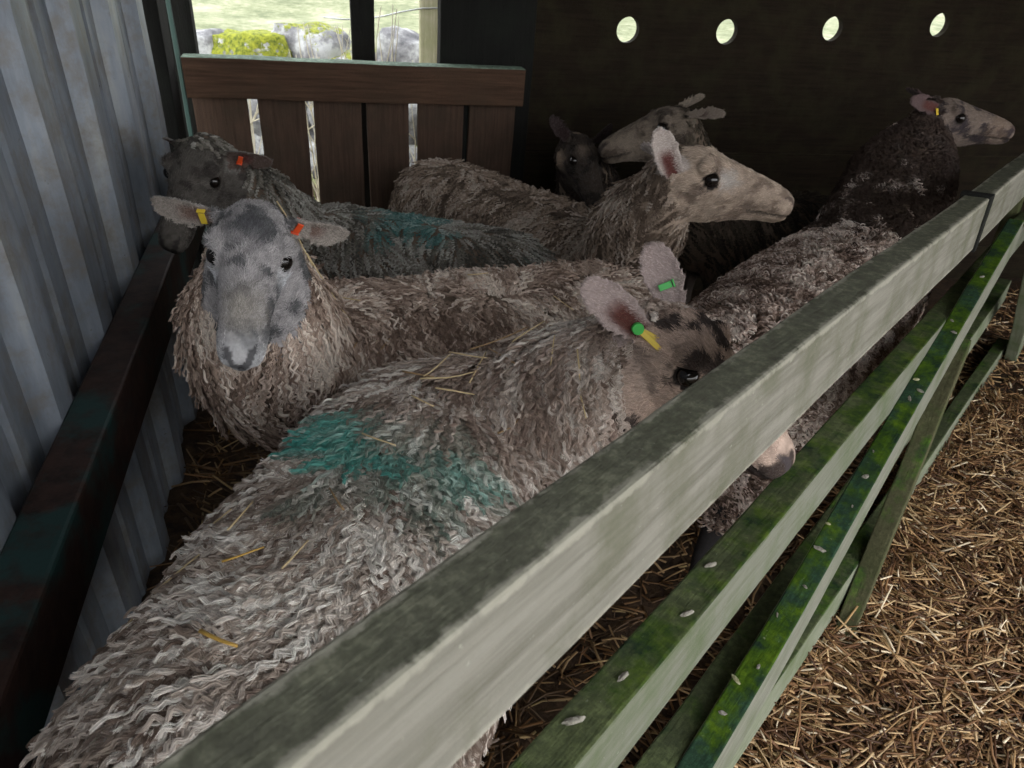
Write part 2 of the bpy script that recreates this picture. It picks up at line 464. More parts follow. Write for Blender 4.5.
# posts of the opening
o = board('b', wp(-.17, -.1, -.03), wp(-.17, 2.4, -.03), GD, .35, .08, M_DARKPOST, seed=61); o.name = 'wall_back_jamb'; tag(o, kind='structure'); adopt(o, wall)
o = board('door_post', wp(-.607, -.1, .12), wp(-.607, 2.4, .12), GD, .085, .07, M_DARKPOST, seed=62); o.name = 'trim_1'; tag(o, kind='structure')
o = board('b', wp(-1.235, -.1, .0), wp(-1.235, 2.4, .0), GD, .12, .06, M_DARKPOST, seed=63); o.name = 'trim_2'; tag(o, kind='structure')

# ------------------------------------------------------------------ left wall: box-profile steel sheet, post, beam
LD = V((-.2760, .9612, 0)); LN = V((.9612, .2760, 0)); L0 = V((-.655, .54, 0))
def lp(s, z, o=0.0): return L0 + LD * s + LN * o + Z * z
def sheet_mat():
    m, nt, b = new_mat('galvanised_sheet')
    tc = N(nt, 'ShaderNodeTexCoord').outputs['Object']
    a = noise_tex(nt, vscale(nt, tc, (6, 6, 1.2)), 2.2, 8, .65); c = noise_tex(nt, tc, 14, 8, .7); sp = noise_tex(nt, tc, 60, 3, .6)
    col = ramp(nt, a, [(.32, (.125, .145, .175)), (.55, (.24, .27, .315)), (.7, (.33, .345, .35))])
    col = mixc(nt, ramp(nt, c, [(.46, (0, 0, 0)), (.70, (.8, .8, .8))]), col, (.17, .145, .115))
    col = mixc(nt, ramp(nt, sp, [(.70, (0, 0, 0)), (.76, (.8, .8, .8))]), col, (.07, .06, .05))
    nt.links.new(col, b.inputs['Base Color'])
    b.inputs['Roughness'].default_value = .5; b.inputs['Metallic'].default_value = .35
    return m
M_SHEET = sheet_mat()
def corrugated():
    # profile: valley .075, rise .018, crown .032, fall .018
    s, prof = -1.6, []
    while s < 1.78:
        for ds, o in ((0, 0), (.075, 0), (.085, .006), (.105, .006), (.115, 0), (.170, 0), (.195, .032), (.265, .032), (.290, 0)):
            prof.append((s + ds, o))
        s += .305
    prof.append((1.78, 0))
    prof = [p for p in prof if p[0] <= 1.78]
    vs, fs = [], []
    zl = [-.1 + .1 * k for k in range(27)]
    for z in zl:
        for (a, o) in prof:
            dent = .004 * fbm(V((a * 2, z * 2, 1)), 3)
            vs.append(tuple(lp(a, z, o - .024 + dent)))
    m = len(prof)
    for j in range(len(zl) - 1):
        for i in range(m - 1):
            fs.append((j * m + i, j * m + i + 1, (j + 1) * m + i + 1, (j + 1) * m + i))
    o = link('wall_left', mesh_from('wall_left', vs, fs), M_SHEET)
    md = o.modifiers.new('t', 'SOLIDIFY'); md.thickness = .0015
    return o
o = corrugated(); tag(o, kind='structure')
# steel beam along the wall, a box section
beam = board('side_beam', lp(-1.5, .560, .046), lp(1.72, .560, .046), Z, .13, .076, M_STEEL, rough=.0005, chamfer=.006, seed=70)
tag(beam, 'dark rusty painted steel rail running along the corrugated sheet wall', 'beam')
post = board('b', lp(1.86, -.1, -.02), lp(1.86, 2.4, -.02), LD, .12, .10, M_DARKPOST, chamfer=.004, seed=71); post.name = 'wall_left_post'; tag(post, kind='structure')
fl_m = plain('painted_green_edge', (.05, .10, .09), .5)
strip = board('b', gp(-1.185, -.1, .075), gp(-1.185, 2.4, .075), GD, .014, .014, fl_m, chamfer=.002, seed=72); strip.name = 'trim_3'; tag(strip, kind='structure')
# unseen roof and an added right wall, both there to block daylight
def slabw(name, c, mat): 
    o = box_mesh(name, c, mat); tag(o, kind='structure'); return o
ROOFY0 = .2
def roofpt(x, y, z): return (x, y, z)
def wallbox(name, a, b, z0, z1, t, mat):
    a, b = V(a), V(b); d = (b - a).normalized(); n = V((-d.y, d.x, 0)) * t
    c = [(a.x, a.y, z0), (b.x, b.y, z0), (b.x, b.y, z1), (a.x, a.y, z1)]
    c += [(p[0] + n.x, p[1] + n.y, p[2]) for p in c]
    return slabw(name, c, mat)
M_ROOF = speckled('fibre_cement_roof', (.05, .045, .04), (.09, .085, .075), 8)
pr = [lp(-1.6 + .0, 2.35, -.3), lp(2.3, 2.35, -.3)]
def roof():  # out of view; its extent is shaped to hold back sky light
    ys = [lp(-1.25, 0, -.2), lp(3.0, 0, -.2), lp(3.0, 0, 5.0), lp(-1.25, 0, 5.0)]
    c = [(p.x, p.y, 2.3) for p in ys] + [(p.x, p.y, 2.36) for p in ys]
    return slabw('ceiling_light_block', c, M_ROOF)
roof()
wallbox('wall_right_light_block', wp(3.6, 0), wp(3.6, 0) - V((GN.x, GN.y, 0)) * 2.6, -.1, 2.4, .05, M_ROOF)  # unseen wall, added to keep side light off the back

# ------------------------------------------------------------------ outside: field, stones, posts, twigs
def grass_mat():
    m, nt, b = new_mat('pasture')
    tc = N(nt, 'ShaderNodeTexCoord').outputs['Object']
    a = noise_tex(nt, tc, 1.2, 8, .65); c = noise_tex(nt, tc, 9, 8, .75)
    col = ramp(nt, mth(nt, 'ADD', mth(nt, 'MULTIPLY', a, .5), mth(nt, 'MULTIPLY', c, .5)), [(.40, (.10, .12, .055)), (.5, (.20, .22, .12)), (.60, (.34, .32, .23))])
    nt.links.new(col, b.inputs['Base Color']); b.inputs['Roughness'].default_value = .95
    return m
M_GRASS = grass_mat()
def field_h(x, y):
    r = max(0, y - 5.5)
    return -.07 + .035 * r + .05 * fbm(V((x * .5, y * .5, 4)), 3) + .02 * fbm(V((x * 3, y * 3, 4)), 3)
f = grid('ground_field', -30, 30, 3.35, 60, 120, 120, lambda x, y: field_h(x, y), M_GRASS); tag(f, kind='structure')
f2 = grid('ground_yard', -5.5, -1.35, -6, 3.35, 10, 10, lambda x, y: -.08, M_GRASS); tag(f2, kind='structure')
f3 = grid('ground_front', -1.6, 30, -30, -2.0, 10, 10, lambda x, y: -.08, ground_mat('yard_ground', (.16, .14, .11), (.26, .23, .19), (.2, .18, .13), 3)); tag(f3, kind='structure')
# grass blades near the wall
def grass_tufts():
    n = 5000
    xy = np.stack([RNG.uniform(-3.2, .4, n), RNG.uniform(3.1, 8.5, n)], 1)
    vs = []
    z = np.array([field_h(x, y) for x, y in xy])
    h = RNG.uniform(.04, .14, n); az = RNG.uniform(0, 6.28, n); w = .004
    lean = RNG.normal(0, .04, (n, 2))
    s = np.stack([np.cos(az) * w, np.sin(az) * w], 1)
    p = np.zeros((n, 4, 3))
    p[:, 0, :2] = xy - s; p[:, 1, :2] = xy + s; p[:, 2, :2] = xy + s * .2 + lean; p[:, 3, :2] = xy - s * .2 + lean
    p[:, 0, 2] = z; p[:, 1, 2] = z; p[:, 2, 2] = z + h; p[:, 3, 2] = z + h
    me = fast_mesh('grass', p.reshape(-1, 3), np.arange(n * 4).reshape(-1, 4))
    pal = np.array([(.3, .36, .14), (.45, .45, .25), (.2, .28, .08), (.55, .5, .32)])
    c = pal[RNG.integers(0, 4, n)]
    a = me.attributes.new('tint', 'FLOAT_COLOR', 'POINT')
    a.data.foreach_set('color', np.repeat(np.concatenate([c, np.ones((n, 1))], 1), 4, 0).astype(np.float32).ravel())
    o = link('grass', me, M_STRAW); tag(o, 'short pale green grass in the field outside the opening', 'grass', kind='stuff')
grass_tufts()
def stone_mat(name, moss):
    m, nt, b = new_mat(name)
    tc = N(nt, 'ShaderNodeTexCoord').outputs['Object']
    a = noise_tex(nt, tc, 7, 8, .7); c = noise_tex(nt, tc, 16, 8, .75)
    col = ramp(nt, a, [(.36, (.10, .10, .11)), (.5, (.25, .25, .26)), (.6, (.50, .51, .51))])
    if moss:
        geo = N(nt, 'ShaderNodeNewGeometry'); sep = N(nt, 'ShaderNodeSeparateXYZ'); nt.links.new(geo.outputs['Normal'], sep.inputs[0])
        f = ramp(nt, mth(nt, 'ADD', mth(nt, 'MULTIPLY', sep.outputs[2], .3), c), [(min(.97, .92 - moss * .55), (0, 0, 0)), (min(.99, .98 - moss * .55), (1, 1, 1))])
        col = mixc(nt, f, col, ramp(nt, noise_tex(nt, tc, 40, 5, .7), [(.35, (.07, .10, .01)), (.65, (.36, .38, .03))]))
    nt.links.new(col, b.inputs['Base Color']); b.inputs['Roughness'].default_value = .95
    bp = N(nt, 'ShaderNodeBump'); bp.inputs['Strength'].default_value = .9; bp.inputs['Distance'].default_value = .02
    nt.links.new(c, bp.inputs['Height']); nt.links.new(bp.outputs[0], b.inputs['Normal'])
    return m
M_ST = [stone_mat('bare_fieldstone', 0), stone_mat('mossy_fieldstone', .75), stone_mat('part_mossy_fieldstone', .35)]
def stone(x, y, z, sx, sy, sz, mat, seed, label, group=None):
    bm = bmesh.new(); bmesh.ops.create_icosphere(bm, subdivisions=4, radius=1)
    for v in bm.verts:
        c = v.co.copy()
        k = max(abs(c.x), abs(c.y), abs(c.z)) ** .45
        c = c / k
        c *= 1 + .20 * fbm(c * .9 + V((seed, 0, 0)), 3) + .05 * fbm(c * 4 + V((seed, 3, 0)), 3)
        v.co = V((c.x * sx, c.y * sy, c.z * sz))
    me = bpy.data.meshes.new('fieldstone'); bm.to_mesh(me); bm.free()
    me.polygons.foreach_set('use_smooth', [True] * len(me.polygons))
    o = link('fieldstone', me, mat); o.location = (x, y, z); o.rotation_euler = (random.uniform(-.2, .2), random.uniform(-.2, .2), random.uniform(-.4, .4))
    tag(o, label, 'stone', group)
    return o
top = [(-2.12, 4.62, .53, .24, .2, .20, 0, 'pale lichened boulder next to the shed corner, on the wall seen through the opening'),
       (-1.75, 4.66, .55, .27, .22, .19, 1, 'boulder wholly covered in yellow-green moss on the field wall'),
       (-1.40, 4.74, .60, .21, .2, .19, 2, 'dark grey boulder with moss along its crest on the field wall'),
       (-1.10, 4.66, .52, .17, .2, .16, 2, 'small half-mossed boulder beside the black upright in the opening'),
       (-.73, 4.66, .60, .23, .22, .20, 0, 'big whitish lichened boulder between black upright and pale fence post'),
       (-.30, 4.7, .56, .22, .2, .2, 0, 'grey boulder behind the pale fence post')]
for k, (x, y, z, sx, sy, sz, mi, lab) in enumerate(top):
    stone(x, y, z, sx, sy, sz, M_ST[mi], k * 7.3 + 1, lab)
low = []
for r, (z, s) in enumerate([(.05, .23), (.30, .2)]):
    for k in range(6):
        x = -2.15 + k * .38 + (.17 if r else 0)
        stone(x, 4.62 + random.uniform(-.04, .04), z, .21, .22, .16, M_ST[(0, 2, 0)[(k + r) % 3]], 60 + r * 10 + k, 'grey fieldstone low in the field wall, glimpsed between the gate slats', 'lower stones of the field wall')

o = board('fence_post', (-.55, 3.97, -.2), (-.57, 3.97, 1.5), (1, 0, 0), .11, .10, M_PALEPOST, seed=80, chamfer=.012)
tag(o, 'pale lichen-covered wooden fence post outside the opening', 'post')

def tube(name, pts, r, mat, sides=6, taper=1.0):
    pts = [V(p) for p in pts]; vs = []; fs = []
    for i, p in enumerate(pts):
        a = (pts[min(i + 1, len(pts) - 1)] - pts[max(i - 1, 0)]).normalized()
        s = a.cross(V((.3, .1, 1))).normalized(); u = s.cross(a)
        rr = r * (1 + (taper - 1) * i / (len(pts) - 1))
        for k in range(sides):
            an = 2 * math.pi * k / sides
            vs.append(tuple(p + s * rr * math.cos(an) + u * rr * math.sin(an)))
    for i in range(len(pts) - 1):
        for k in range(sides):
            q = (k + 1) % sides
            fs.append((i * sides + k, i * sides + q, (i + 1) * sides + q, (i + 1) * sides + k))
    fs.append(tuple(range(sides))[::-1]); fs.append(tuple((len(pts) - 1) * sides + k for k in range(sides)))
    return mesh_from(name, vs, fs, True)
M_WIRE = plain('galvanised_wire', (.5, .52, .52), .4, .8)
o = link('fence_wire', tube('fence_wire', [(-1.1 + .1 * k, 3.93 + .02 * math.sin(k), .93 + .012 * k - .02 * math.sin(k * .9)) for k in range(10)], .004, M_WIRE), M_WIRE)
tag(o, 'slack galvanised wire stapled to the pale fence post', 'wire')
M_TWIG = plain('dead_twig', (.6, .55, .42), .8)
def stem_plant(x, y, h, seed, label):
    rnd = random.Random(seed)
    verts, faces = [], []
    def add(me):
        b = len(verts); verts.extend([tuple(v.co) for v in me.vertices]); faces.extend([tuple(b + i for i in p.vertices) for p in me.polygons]); bpy.data.meshes.remove(me)
    for s in range(5):
        px, py = x + rnd.uniform(-.05, .05), y + rnd.uniform(-.05, .05); pts = []
        dx, dy = rnd.uniform(-.15, .15), rnd.uniform(-.1, .1)
        for k in range(9):
            t = k / 8
            pts.append((px + dx * t + .012 * rnd.uniform(-1, 1), py + dy * t, -.05 + h * t))
        add(tube('t', pts, .005, None, 5, .35))
        for b in range(4):
            k = rnd.randint(2, 6); q = V(pts[k]); dd = V((rnd.uniform(-1, 1), rnd.uniform(-.6, .6), rnd.uniform(.4, 1))).normalized()
            add(tube('t', [q, q + dd * .07, q + dd * .12 + V((0, 0, .03)), q + dd * .17 + V((0, 0, .08))], .003, None, 5, .4))
    o = link('dead_weed', mesh_from('dead_weed', verts, faces, True), M_TWIG); tag(o, label, 'plant', 'dead weeds outside the gate')
for k, x in enumerate((-1.35, -1.05, -.98, -.75, -.5, -.42)):
    stem_plant(x, 3.35 + .12 * (k % 3), .75 + .12 * ((k * 5) % 4), k, 'pale dead weed stalks behind the slatted gate')

# ------------------------------------------------------------------ sheep
def loft(bm, pts, hw, hh, ups, n=20, caps=True, pw=2.0, egg=0.0, capf=.75):
    """closed loft: pts centres, hw half widths, hh half heights (scalar or (up, down))"""
    pts = [V(p) for p in pts]; m = len(pts); rings = []
    def tan(i):
        a = pts[min(i + 1, m - 1)] - pts[max(i - 1, 0)]
        return a.normalized()
    def ring(c, t, up, w, h):
        u = (up - t * up.dot(t)).normalized(); s = t.cross(u)
        hu, hd = h if isinstance(h, tuple) else (h, h)
        r = []
        for k in range(n):
            an = 2 * math.pi * k / n
            cx, cy = math.cos(an), math.sin(an)
            ex = 2 / pw
            x = math.copysign(abs(cx) ** ex, cx); y = math.copysign(abs(cy) ** ex, cy)
            if y < 0: x *= 1 - egg * abs(y)
            r.append(bm.verts.new(c + s * (w * x) + u * ((hu if y > 0 else hd) * y)))
        return r
    def sc(h, f): return (h[0] * f, h[1] * f) if isinstance(h, tuple) else h * f
    def getup(i): return V(ups[i]) if isinstance(ups, list) else V(ups)
    t0, t1 = tan(0), tan(m - 1)
    r0 = min(hw[0], hh[0][0] if isinstance(hh[0], tuple) else hh[0]); r1 = min(hw[-1], hh[-1][0] if isinstance(hh[-1], tuple) else hh[-1])
    for f in (.15, .45, .8):
        rings.append(ring(pts[0] - t0 * r0 * capf * math.sqrt(1 - f * f), t0, getup(0), hw[0] * f, sc(hh[0], f)))
    for i in range(m): rings.append(ring(pts[i], tan(i), getup(i), hw[i], hh[i]))
    for f in (.8, .45, .15):
        rings.append(ring(pts[-1] + t1 * r1 * capf * math.sqrt(1 - f * f), t1, getup(m - 1), hw[-1] * f, sc(hh[-1], f)))
    for a, b in zip(rings[:-1], rings[1:]):
        for k in range(n):
            q = (k + 1) % n
            bm.faces.new((a[k], a[q], b[q], b[k]))
    bm.faces.new(rings[0][::-1]); bm.faces.new(rings[-1])

def resample(pts, vals, m):
    """Catmull-Rom through pts, linear-smooth values"""
    P = [V(p) for p in pts]; k = len(P); out = []; ov = []
    for i in range(m):
        t = i / (m - 1) * (k - 1); j = min(int(t), k - 2); u = t - j
        p0, p1, p2, p3 = P[max(j - 1, 0)], P[j], P[j + 1], P[min(j + 2, k - 1)]
        out.append(.5 * ((2 * p1) + (p2 - p0) * u + (2 * p0 - 5 * p1 + 4 * p2 - p3) * u * u + (3 * p1 - p0 - 3 * p2 + p3) * u ** 3))
        uu = u * u * (3 - 2 * u)
        ov.append(tuple(a + (b - a) * uu for a, b in zip(vals[j], vals[j + 1])))
    return out, ov

EAR_PTS = [(0, .013), (.02, .020), (.045, .027), (.068, .028), (.088, .024), (.102, .017), (.110, .009)]
def ear(bm, base, d, face, S):
    """cupped leaf-shaped ear. d: pointing direction, face: direction the hollow faces"""
    d = d.normalized(); face = (face - d * face.dot(d)).normalized(); s = d.cross(face)
    n = 9; th = .0036 * S; top, bot = [], []
    pts, vals = resample([(x, w, 0) for x, w in EAR_PTS], [(0,)] * len(EAR_PTS), 15)
    for p in pts:
        x, w = p.x * S, max(p.y, .002) * S
        cup = .55 * (1 - .5 * p.x / .115)
        a, b = [], []
        for k in range(n):
            v = -1 + 2 * k / (n - 1)
            c = base + d * x + s * (w * math.sin(v * 1.25) / math.sin(1.25)) + face * (w * cup * (v * v) * 1.1 - .1 * w - x * x * 1.2)
            e = th * (1 - .5 * abs(v))
            a.append(bm.verts.new(c + face * e)); b.append(bm.verts.new(c - face * e))
        top.append(a); bot.append(b)
    m = len(top)
    for i in range(m - 1):
        for k in range(n - 1):
            bm.faces.new((top[i][k], top[i][k + 1], top[i + 1][k + 1], top[i + 1][k]))
            bm.faces.new((bot[i][k + 1], bot[i][k], bot[i + 1][k], bot[i + 1][k + 1]))
        bm.faces.new((top[i][0], top[i + 1][0], bot[i + 1][0], bot[i][0]))
        bm.faces.new((top[i + 1][-1], top[i][-1], bot[i][-1], bot[i + 1][-1]))
    for k in range(n - 1):
        bm.faces.new((top[0][k + 1], top[0][k], bot[0][k], bot[0][k + 1]))
        bm.faces.new((top[-1][k], top[-1][k + 1], bot[-1][k + 1], bot[-1][k]))

HEAD = [  # x, half width, top z, bottom z
    (-.055, .040, .030, -.050), (-.03, .054, .046, -.076), (0.0, .060, .054, -.094), (.03, .060, .054, -.098), (.055, .055, .050, -.093),
    (.085, .046, .043, -.082), (.115, .040, .037, -.071), (.145, .036, .031, -.063), (.172, .037, .025, -.058), (.197, .035, .018, -.056), (.214, .030, .009, -.050)]

def sheep(name, label, hips, chest, skull, nose, roll=0.0, S=1.0, hh=.205, hwid=.19, ears=None, neck_mid=None, wool=None, face=None, group=None,
          dye=None, tags=(), legs=True, voxel=.006, back_sag=0.0, head_wool=-.015, nlocks=5000, strands=9, facehair=9000, hide=(.16, .12, .09), neck_r=(.12, .08), ear_z=.022, world_ears=False, cheek_wool=1.0, hind_shift=(0, 0, 0)):
    hips, chest, skull, nose = V(hips), V(chest), V(skull), V(nose)
    ax = (chest - hips); ax.z = 0; BL = ax.length; ax.normalize(); lat = V((-ax.y, ax.x, 0))
    root = empty(name, ((hips.x + chest.x) / 2, (hips.y + chest.y) / 2, 0)); tag(root, label, 'sheep', group)
    f = (nose - skull).normalized()
    up = V((0, 0, 1)); up = (up - f * up.dot(f)).normalized(); lf = up.cross(f).normalized()
    r = math.radians(roll); up, lf = up * math.cos(r) + lf * math.sin(r), lf * math.cos(r) - up * math.sin(r)
    HS = (nose - skull).length / .215
    def H(x, y, z): return skull + (f * x + lf * y + up * z) * HS
    bm = bmesh.new()
    # trunk
    rp = hips - ax * .13
    c0 = rp + V((0, 0, -.03)); c1 = hips; c2 = hips * .5 + chest * .5 + V((0, 0, -.02 - back_sag)); c3 = chest; c4 = chest + ax * .10 + V((0, 0, -.015))
    w, h = hwid, hh
    pts, vals = resample([c0, c1 - ax * .03, c2, c3, c4], [(w * .62, h * .72), (w * .93, h * .95), (w * 1.06, h * 1.06), (w * .92, h * 1.0), (w * .60, h * .68)], 16)
    loft(bm, pts, [v[0] for v in vals], [v[1] for v in vals], (0, 0, 1), 28, pw=2.25)
    # neck
    nb = chest + ax * .06 + V((0, 0, .02)); ne = H(-.015, 0, -.025)
    nm = V(neck_mid) if neck_mid else nb * .45 + ne * .55 + V((0, 0, -.01))
    pts, vals = resample([nb, nm, ne], [(neck_r[0], neck_r[0] * 1.25), ((neck_r[0] + neck_r[1]) / 2, (neck_r[0] + neck_r[1]) / 2 * 1.15), (.058 * HS, .066 * HS)], 10)
    loft(bm, pts, [v[0] for v in vals], [v[1] for v in vals], (0, 0, 1) if abs((ne - nb).normalized().z) < .9 else tuple(-ax), 20)
    # head
    pts, vals = resample([(x, 0, 0) for x, *_ in HEAD], [(a, b, c) for _, a, b, c in HEAD], 26)
    loft(bm, [H(p.x, 0, (v[1] + v[2]) / 2) for p, v in zip(pts, vals)], [v[0] * HS for v in vals], [(v[1] - v[2]) / 2 * HS for v in vals], tuple(up), 24, pw=2.3, egg=.5, capf=.42)
    def ball(p, rx):
        g = bmesh.ops.create_icosphere(bm, subdivisions=2, radius=rx * HS)
        bmesh.ops.translate(bm, verts=g['verts'], vec=p)
    for s in (1, -1):
        ball(H(.034, s * .047, .030), .019)       # brow
        ball(H(.050, s * .036, -.005), .024)      # cheek bone
        ball(H(.010, s * .028, -.058), .026)      # jaw
    # ears
    if ears is None: ears = [((-.2, 1, .25), (.8, 0, .5)), ((-.2, -1, .25), (.8, 0, .5))]
    ear_geo = []
    for k, (dd, ff) in enumerate(ears):
        s = 1 if k == 0 else -1
        if world_ears: d = V(dd).normalized(); fc = V(ff)
        else: d = (f * dd[0] + lf * dd[1] + up * dd[2]).normalized(); fc = f * ff[0] + lf * ff[1] + up * ff[2]
        b = H(-.022, s * .050, ear_z)
        ear(bm, b, d, fc, HS * 1.02); ear_geo.append((b, d, (fc - d * fc.dot(d)).normalized()))
    # legs
    hooves = []
    if legs:
        for fx in (0, 1):
            for s in (1, -1):
                if fx:   # fore
                    t = chest + ax * .02 + lat * s * w * .5
                    j = [t + V((0, 0, -.10)), V((t.x, t.y, .31)) - ax * .015, V((t.x, t.y, .20)) + ax * .008, V((t.x, t.y, .075)), V((t.x, t.y, .02)) + ax * .015]
                    rr = [.065, .04, .026, .020, .024]
                else:
                    t = hips - ax * .03 + lat * s * w * .52
                    j = [t + V((0, 0, -.08)), V((t.x, t.y, .36)) + ax * .03, V((t.x, t.y, .25)) - ax * .09, V((t.x, t.y, .08)) - ax * .075, V((t.x, t.y, .02)) - ax * .05]
                    rr = [.10, .062, .030, .021, .024]
                if not fx: j = [q + V(hind_shift) * g_ for q, g_ in zip(j, (0, .3, .7, 1, 1))]
                pts, vals = resample(j, [(q,) for q in rr], 14)
                loft(bm, pts, [v[0] for v in vals], [v[0] for v in vals], tuple(ax), 12)
                hooves.append((j[-1]))
    # tail
    tb = rp + V((0, 0, .06)); pts, vals = resample([tb, tb - ax * .05 + V((0, 0, -.05)), tb - ax * .045 + V((0, 0, -.16))], [(.03,), (.026,), (.018,)], 8)
    loft(bm, pts, [v[0] for v in vals], [v[0] for v in vals], tuple(lat), 10)
    me = bpy.data.meshes.new('tmp'); bm.to_mesh(me); bm.free()
    tmp = link('tmp', me)
    md = tmp.modifiers.new('r', 'REMESH'); md.mode = 'VOXEL'; md.voxel_size = voxel
    sm = tmp.modifiers.new('s', 'SMOOTH'); sm.factor = .5; sm.iterations = 3
    dg = bpy.context.evaluated_depsgraph_get()
    body = bpy.data.meshes.new_from_object(tmp.evaluated_get(dg)); bpy.data.objects.remove(tmp)
    nv = len(body.vertices); co = np.empty(nv * 3, np.float32); body.vertices.foreach_get('co', co); co = co.reshape(-1, 3).astype(np.float64)
    sk, fa, la, ua = (np.array(v) for v in (skull, f, lf, up))
    def local(P):
        q = (P - sk) / HS
        return np.stack([q @ fa, q @ la, q @ ua], 1)
    L = local(co)
    no = np.empty(nv * 3, np.float32); body.vertices.foreach_get('normal', no); no = no.reshape(-1, 3).astype(np.float64)
    # sculpt: eye sockets, nostrils, mouth
    def press(c, rad, amt):
        d2 = ((L - np.array(c)) ** 2).sum(1); return -(amt * HS) * np.exp(-d2 / (rad * rad))
    disp = np.zeros(nv)
    for s in (1, -1):
        disp += press((.048, s * .058, .010), .012, .008)
        dd_ = np.linalg.norm(L - np.array((.048, s * .056, .010)), axis=1); disp += .0022 * HS * np.exp(-((dd_ - .019) / .005) ** 2)
        disp += press((.080, s * .045, .012), .018, .003)
        disp += press((.206, s * .015, -.008), .007, .006)
        disp += press((.198, s * .024, -.030), .006, .003)
    line = (np.abs(L[:, 2] + .031 + .05 * (.21 - L[:, 0])) < .0045) & (L[:, 0] > .13)
    disp -= line * .003 * HS
    philt = (np.abs(L[:, 1]) < .0035) & (L[:, 0] > .20) & (L[:, 2] < -.012) & (L[:, 2] > -.034)
    disp -= philt * .003 * HS
    co2 = co + no * disp[:, None]
    body.vertices.foreach_set('co', co2.astype(np.float32).ravel())
    body.polygons.foreach_set('use_smooth', [True] * len(body.polygons))
    body.update()
    # which part of the head is bare
    EB = [np.array(e[0]) for e in ear_geo]; ED = [np.array(e[1]) for e in ear_geo]; EF = [np.array(e[2]) for e in ear_geo]
    def ear_mask(P):
        m = np.zeros(len(P), bool); inner = np.zeros(len(P))
        for b, d, fc in zip(EB, ED, EF):
            q = P - b; x = (q @ d) / HS; yy = q - np.outer(q @ d, d); rad = np.linalg.norm(yy, axis=1) / HS
            k = (x > .012) & (x < .13) & (rad < .042)
            m |= k
        return m
    Lh = local(co2)
    # tint
    basec = np.array(face['base']); col = np.tile(np.array(hide), (nv, 1)).astype(np.float64)
    head = (Lh[:, 0] > head_wool - .03) & (np.linalg.norm(Lh, axis=1) < .26) & (np.abs(Lh[:, 1]) < .1) & (Lh[:, 2] > -.13)
    em = ear_mask(co2)
    idx = np.nonzero(head | em)[0]
    for i in idx:
        x, y, z = Lh[i]
        c = basec.copy(); n1 = fbm(V((x * 26 + face.get('seed', 0), y * 26, z * 26)), 4); n2 = fbm(V((x * 70, y * 70 + face.get('seed', 0), z * 70)), 3)
        if 'spots' in face and n1 > face.get('thr', .12):
            k = min(1, (n1 - face.get('thr', .12)) * 7); c = c * (1 - k) + np.array(face['spots']) * k
        c = c * (1 + .35 * n2)
        for (px, py, pz, rr, pc) in face.get('patch', ()):
            d = math.sqrt((x - px) ** 2 + (abs(y) - py) ** 2 + (z - pz) ** 2) + .012 * n2
            k = max(0, min(1, (rr - d) / (rr * .8))); c = c * (1 - k) + np.array(pc) * k
        # eye rim
        de = math.sqrt((x - .048) ** 2 + (abs(y) - .055) ** 2 + (z - .010) ** 2)
        if de < .0175: c = np.array((.02, .015, .013))
        # nostrils and mouth
        for s in (1, -1):
            dn = math.sqrt(((x - .207) * 1.0) ** 2 + ((y - s * .0135) * 1.1) ** 2 + ((z + .008 - abs(y) * .25) * 1.5) ** 2)
            if dn < .0075: c = np.array(face.get('nose', (.02, .016, .018)))
        if x > .196 and ((-.036 < z < .010 and abs(abs(y) - (.0005 + (z + .036) * .40)) < .0062) or (-.048 < z < -.030 and abs(y) < .0028)): c = c * .25 + np.array(face.get('nose', (.02, .016, .018))) * .75
        if x > .14 and abs(z + .031 + .05 * (.21 - x)) < .0034: c = c * .3
        col[i] = c
    for b, d, fc in zip(EB, ED, EF):
        q = co2 - b; x = (q @ d) / HS; off = q @ fc
        k = em & (np.einsum('ij,j->i', no, fc) > .1)
        rad = np.linalg.norm(q - np.outer(q @ d, d), axis=1)
        lat_ = (q @ np.cross(d, fc)) / HS
        deep = (np.clip(1.35 - ((x - .030) / .036) ** 2, 0, 1) * np.clip(1.3 - (lat_ / .015) ** 2, 0, 1))[:, None]
        inner = np.array(face.get('ear_in', (.42, .30, .27))); dark = np.array(face.get('ear_deep', (.10, .035, .03)))
        near = (np.linalg.norm(q, axis=1) < .14 * HS)
        kk = k & near
        col[kk] = (inner * (1 - deep) + dark * deep)[kk]
        if 'ear_out' in face:
            k2 = em & near & ~k; col[k2] = np.array(face['ear_out']) * RNG.uniform(.8, 1.2, (k2.sum(), 1))
    low = (co2[:, 2] < .30) & ~head
    col[low] = np.array(face.get('leg', (.10, .08, .07)))
    col[(co2[:, 2] < .045)] = (.03, .026, .022)
    at = body.attributes.new('tint', 'FLOAT_COLOR', 'POINT'); at.data.foreach_set('color', np.concatenate([np.clip(col, 0, 1), np.ones((nv, 1))], 1).astype(np.float32).ravel())
    bo = link('body', body, M_BODY); adopt(bo, root)
    # eyes
    for s in (1, -1):
        bm = bmesh.new(); bmesh.ops.create_uvsphere(bm, u_segments=20, v_segments=14, radius=.0150 * HS)
        me = bpy.data.meshes.new('eye'); bm.to_mesh(me); bm.free(); me.polygons.foreach_set('use_smooth', [True] * len(me.polygons))
        e = link('eye', me, M_EYE); e.location = H(.048, s * .0492, .010); adopt(e, root)
